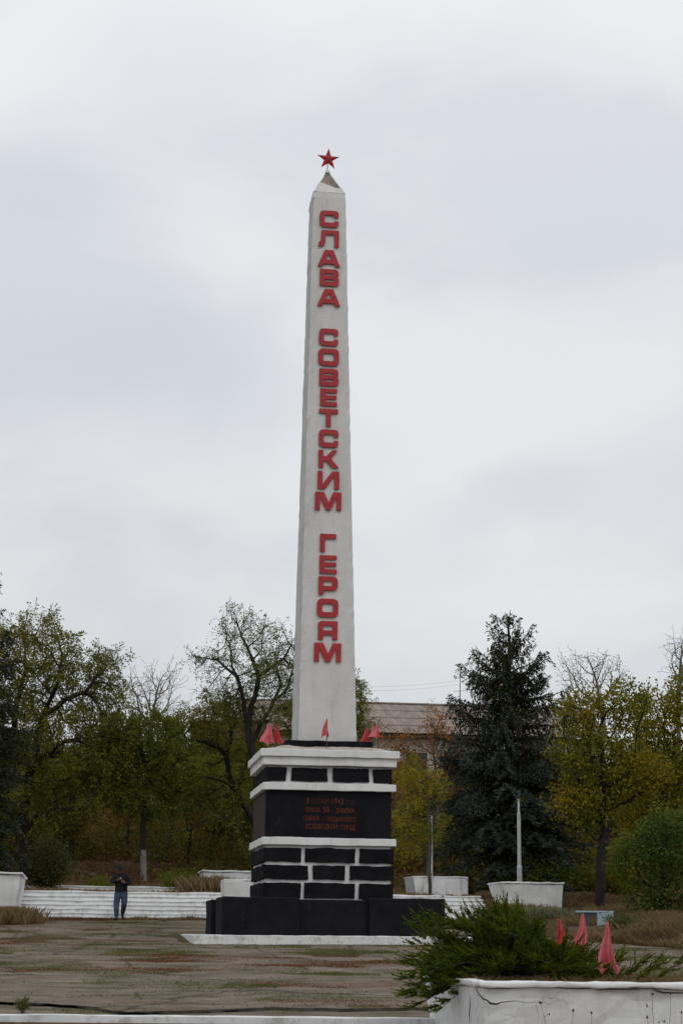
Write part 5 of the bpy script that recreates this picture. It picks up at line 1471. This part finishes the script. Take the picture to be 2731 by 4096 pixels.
# cap with a brim
bm = bmesh.new(); bmesh.ops.create_uvsphere(bm, u_segments=24, v_segments=14, radius=1)
bmesh.ops.delete(bm, geom=[v_ for v_ in bm.verts if v_.co.z < -.12], context='VERTS')
for v_ in bm.verts: v_.co = Vector((v_.co.x * .088 - .028, v_.co.y * .108 - .085, v_.co.z * .098 + 1.585 + v_.co.y * .022))
me = bpy.data.meshes.new('cap'); bm.to_mesh(me); bm.free(); me.materials.append(M['cap_cloth']); me.polygons.foreach_set('use_smooth', [True] * len(me.polygons))
cp = bpy.data.objects.new('cap', me); COL.objects.link(cp); cp.parent = man
vs = []; fs = []
for i in range(13):
    a = math.pi * (1.08 + .84 * i / 12); 
    for (ra, dz) in ((.98, .0), (1.0, -.008), (1.62, -.038), (1.62, -.030)):
        ex = 1 if ra < 1.1 else math.sin(math.pi * i / 12) ** .45
        rr2 = 1 + (ra - 1) * ex
        vs.append((math.cos(a) * .088 * min(rr2, 1.12) - .028, math.sin(a) * .108 * rr2 - .085, 1.572 + dz + math.sin(a) * .02))
for i in range(12):
    for j in range(4): fs.append((i * 4 + j, (i + 1) * 4 + j, (i + 1) * 4 + (j + 1) % 4, i * 4 + (j + 1) % 4))
mk('brim', vs, fs, M['cap_cloth'], cp, smooth=True)
mb = MB(); mb.tube([(.010, -.335, 1.255), (.028, -.345, 1.305)], .007, 6)
props(mb.build('cigarette', M['paper'], None, loc=man.location), 'small white stick held in the walking man\'s hand', 'cigarette')

# ------------------------------------------------------------------ sky and light
world = bpy.data.worlds.new('World'); scene.world = world; world.use_nodes = True
wt = world.node_tree; wn, wl = wt.nodes, wt.links
bg = wn['Background']
sky = wn.new('ShaderNodeTexSky'); sky.sky_type = 'NISHITA'; sky.sun_disc = False
SUN_EL, SUN_AZ = R(50), R(28)
sky.sun_elevation = SUN_EL; sky.sun_rotation = R(180) + SUN_AZ
tc = wn.new('ShaderNodeTexCoord')
mp = wn.new('ShaderNodeMapping'); mp.inputs['Scale'].default_value = (1, 1, 2.1); mp.inputs['Location'].default_value = (5.5, 1.1, 2.0)
wl.new(tc.outputs['Generated'], mp.inputs['Vector'])
n1 = wn.new('ShaderNodeTexNoise'); n1.inputs['Scale'].default_value = 4.2; n1.inputs['Detail'].default_value = 5; n1.inputs['Roughness'].default_value = .50; n1.inputs['Distortion'].default_value = .35
wl.new(mp.outputs['Vector'], n1.inputs['Vector'])
cr = wn.new('ShaderNodeValToRGB'); e = cr.color_ramp.elements
e[0].position = .36; e[0].color = (.655, .680, .722, 1); e[1].position = .60; e[1].color = (.765, .792, .812, 1); em = e.new(.47); em.color = (.725, .748, .774, 1)
wl.new(n1.outputs['Fac'], cr.inputs['Fac'])
# broad darker cloud banks hanging in known directions, edges torn by noise
nw = wn.new('ShaderNodeTexNoise'); nw.inputs['Scale'].default_value = 5.5; nw.inputs['Detail'].default_value = 5; nw.inputs['Roughness'].default_value = .55
wl.new(tc.outputs['Generated'], nw.inputs['Vector'])
wv = wn.new('ShaderNodeVectorMath'); wv.operation = 'MULTIPLY_ADD'; wv.inputs[1].default_value = (.16, .16, .11); wl.new(nw.outputs['Color'], wv.inputs[0]); wl.new(tc.outputs['Generated'], wv.inputs[2])
acc = None
for (px, py, rx, ry, am) in ((250, 1430, .115, .046, .62), (60, 760, .085, .040, .50), (900, 1380, .060, .032, .35), (1900, 1980, .060, .018, .42), (2600, 1930, .075, .030, .38), (2350, 1150, .10, .05, .22), (700, 350, .07, .04, .30), (1400, 2150, .07, .016, .20)):
    d = (at(px, py, 10) - Vector((0, 0, EYE))).normalized() + Vector((.08, .08, .055))
    sb_ = wn.new('ShaderNodeVectorMath'); sb_.operation = 'SUBTRACT'; sb_.inputs[1].default_value = d; wl.new(wv.outputs[0], sb_.inputs[0])
    sc_ = wn.new('ShaderNodeVectorMath'); sc_.operation = 'MULTIPLY'; sc_.inputs[1].default_value = (1 / rx, .5 / rx, 1 / ry); wl.new(sb_.outputs[0], sc_.inputs[0])
    ln = wn.new('ShaderNodeVectorMath'); ln.operation = 'LENGTH'; wl.new(sc_.outputs[0], ln.inputs[0])
    mr = wn.new('ShaderNodeMapRange'); mr.interpolation_type = 'SMOOTHERSTEP'; mr.inputs['From Min'].default_value = 1.7; mr.inputs['From Max'].default_value = 0.0
    mr.inputs['To Max'].default_value = am; wl.new(ln.outputs['Value'], mr.inputs['Value'])
    if acc is None: acc = mr.outputs[0]
    else:
        ad = wn.new('ShaderNodeMath'); ad.operation = 'ADD'; ad.use_clamp = True; wl.new(acc, ad.inputs[0]); wl.new(mr.outputs[0], ad.inputs[1]); acc = ad.outputs[0]
dk = wn.new('ShaderNodeMix'); dk.data_type = 'RGBA'; dk.inputs[7].default_value = (.585, .615, .680, 1)
wl.new(acc, dk.inputs[0]); wl.new(cr.outputs['Color'], dk.inputs[6])
# overcast brightens overhead and turns a flat grey low down
sx = wn.new('ShaderNodeSeparateXYZ'); wl.new(tc.outputs['Generated'], sx.inputs['Vector'])
el = wn.new('ShaderNodeValToRGB'); q = el.color_ramp.elements
q[0].position = .0; q[0].color = (.25, .25, .26, 1); q[1].position = .04; q[1].color = (.90, .895, .89, 1)
e2 = q.new(.20); e2.color = (.975, .97, .962, 1); e3 = q.new(.5); e3.color = (1.06, 1.06, 1.06, 1)
wl.new(sx.outputs['Z'], el.inputs['Fac'])
mu = wn.new('ShaderNodeMix'); mu.data_type = 'RGBA'; mu.blend_type = 'MULTIPLY'; mu.inputs[0].default_value = 1
wl.new(dk.outputs[2], mu.inputs[6]); wl.new(el.outputs['Color'], mu.inputs[7])
b2 = wn.new('ShaderNodeBackground'); b2.inputs['Strength'].default_value = 1.06; wl.new(mu.outputs[2], b2.inputs['Color'])
wl.new(sky.outputs['Color'], bg.inputs['Color']); bg.inputs['Strength'].default_value = .10
ms = wn.new('ShaderNodeMixShader'); ms.inputs[0].default_value = .96
wl.new(bg.outputs[0], ms.inputs[1]); wl.new(b2.outputs[0], ms.inputs[2]); wl.new(ms.outputs[0], wn['World Output'].inputs['Surface'])
sd = bpy.data.lights.new('sun', 'SUN'); sd.energy = .7; sd.angle = R(28); sd.color = (1, .97, .93)
so = bpy.data.objects.new('sun', sd); COL.objects.link(so)
dirv = Vector((math.sin(SUN_AZ) * math.cos(SUN_EL), -math.cos(SUN_AZ) * math.cos(SUN_EL), math.sin(SUN_EL)))
so.rotation_euler = dirv.to_track_quat('Z', 'Y').to_euler(); so.location = (0, 0, 60)
scene.view_settings.view_transform = 'Standard'; scene.view_settings.look = 'None'
scene.view_settings.exposure = 0; scene.view_settings.gamma = 1
scene.cycles.max_bounces = 6; scene.cycles.diffuse_bounces = 3
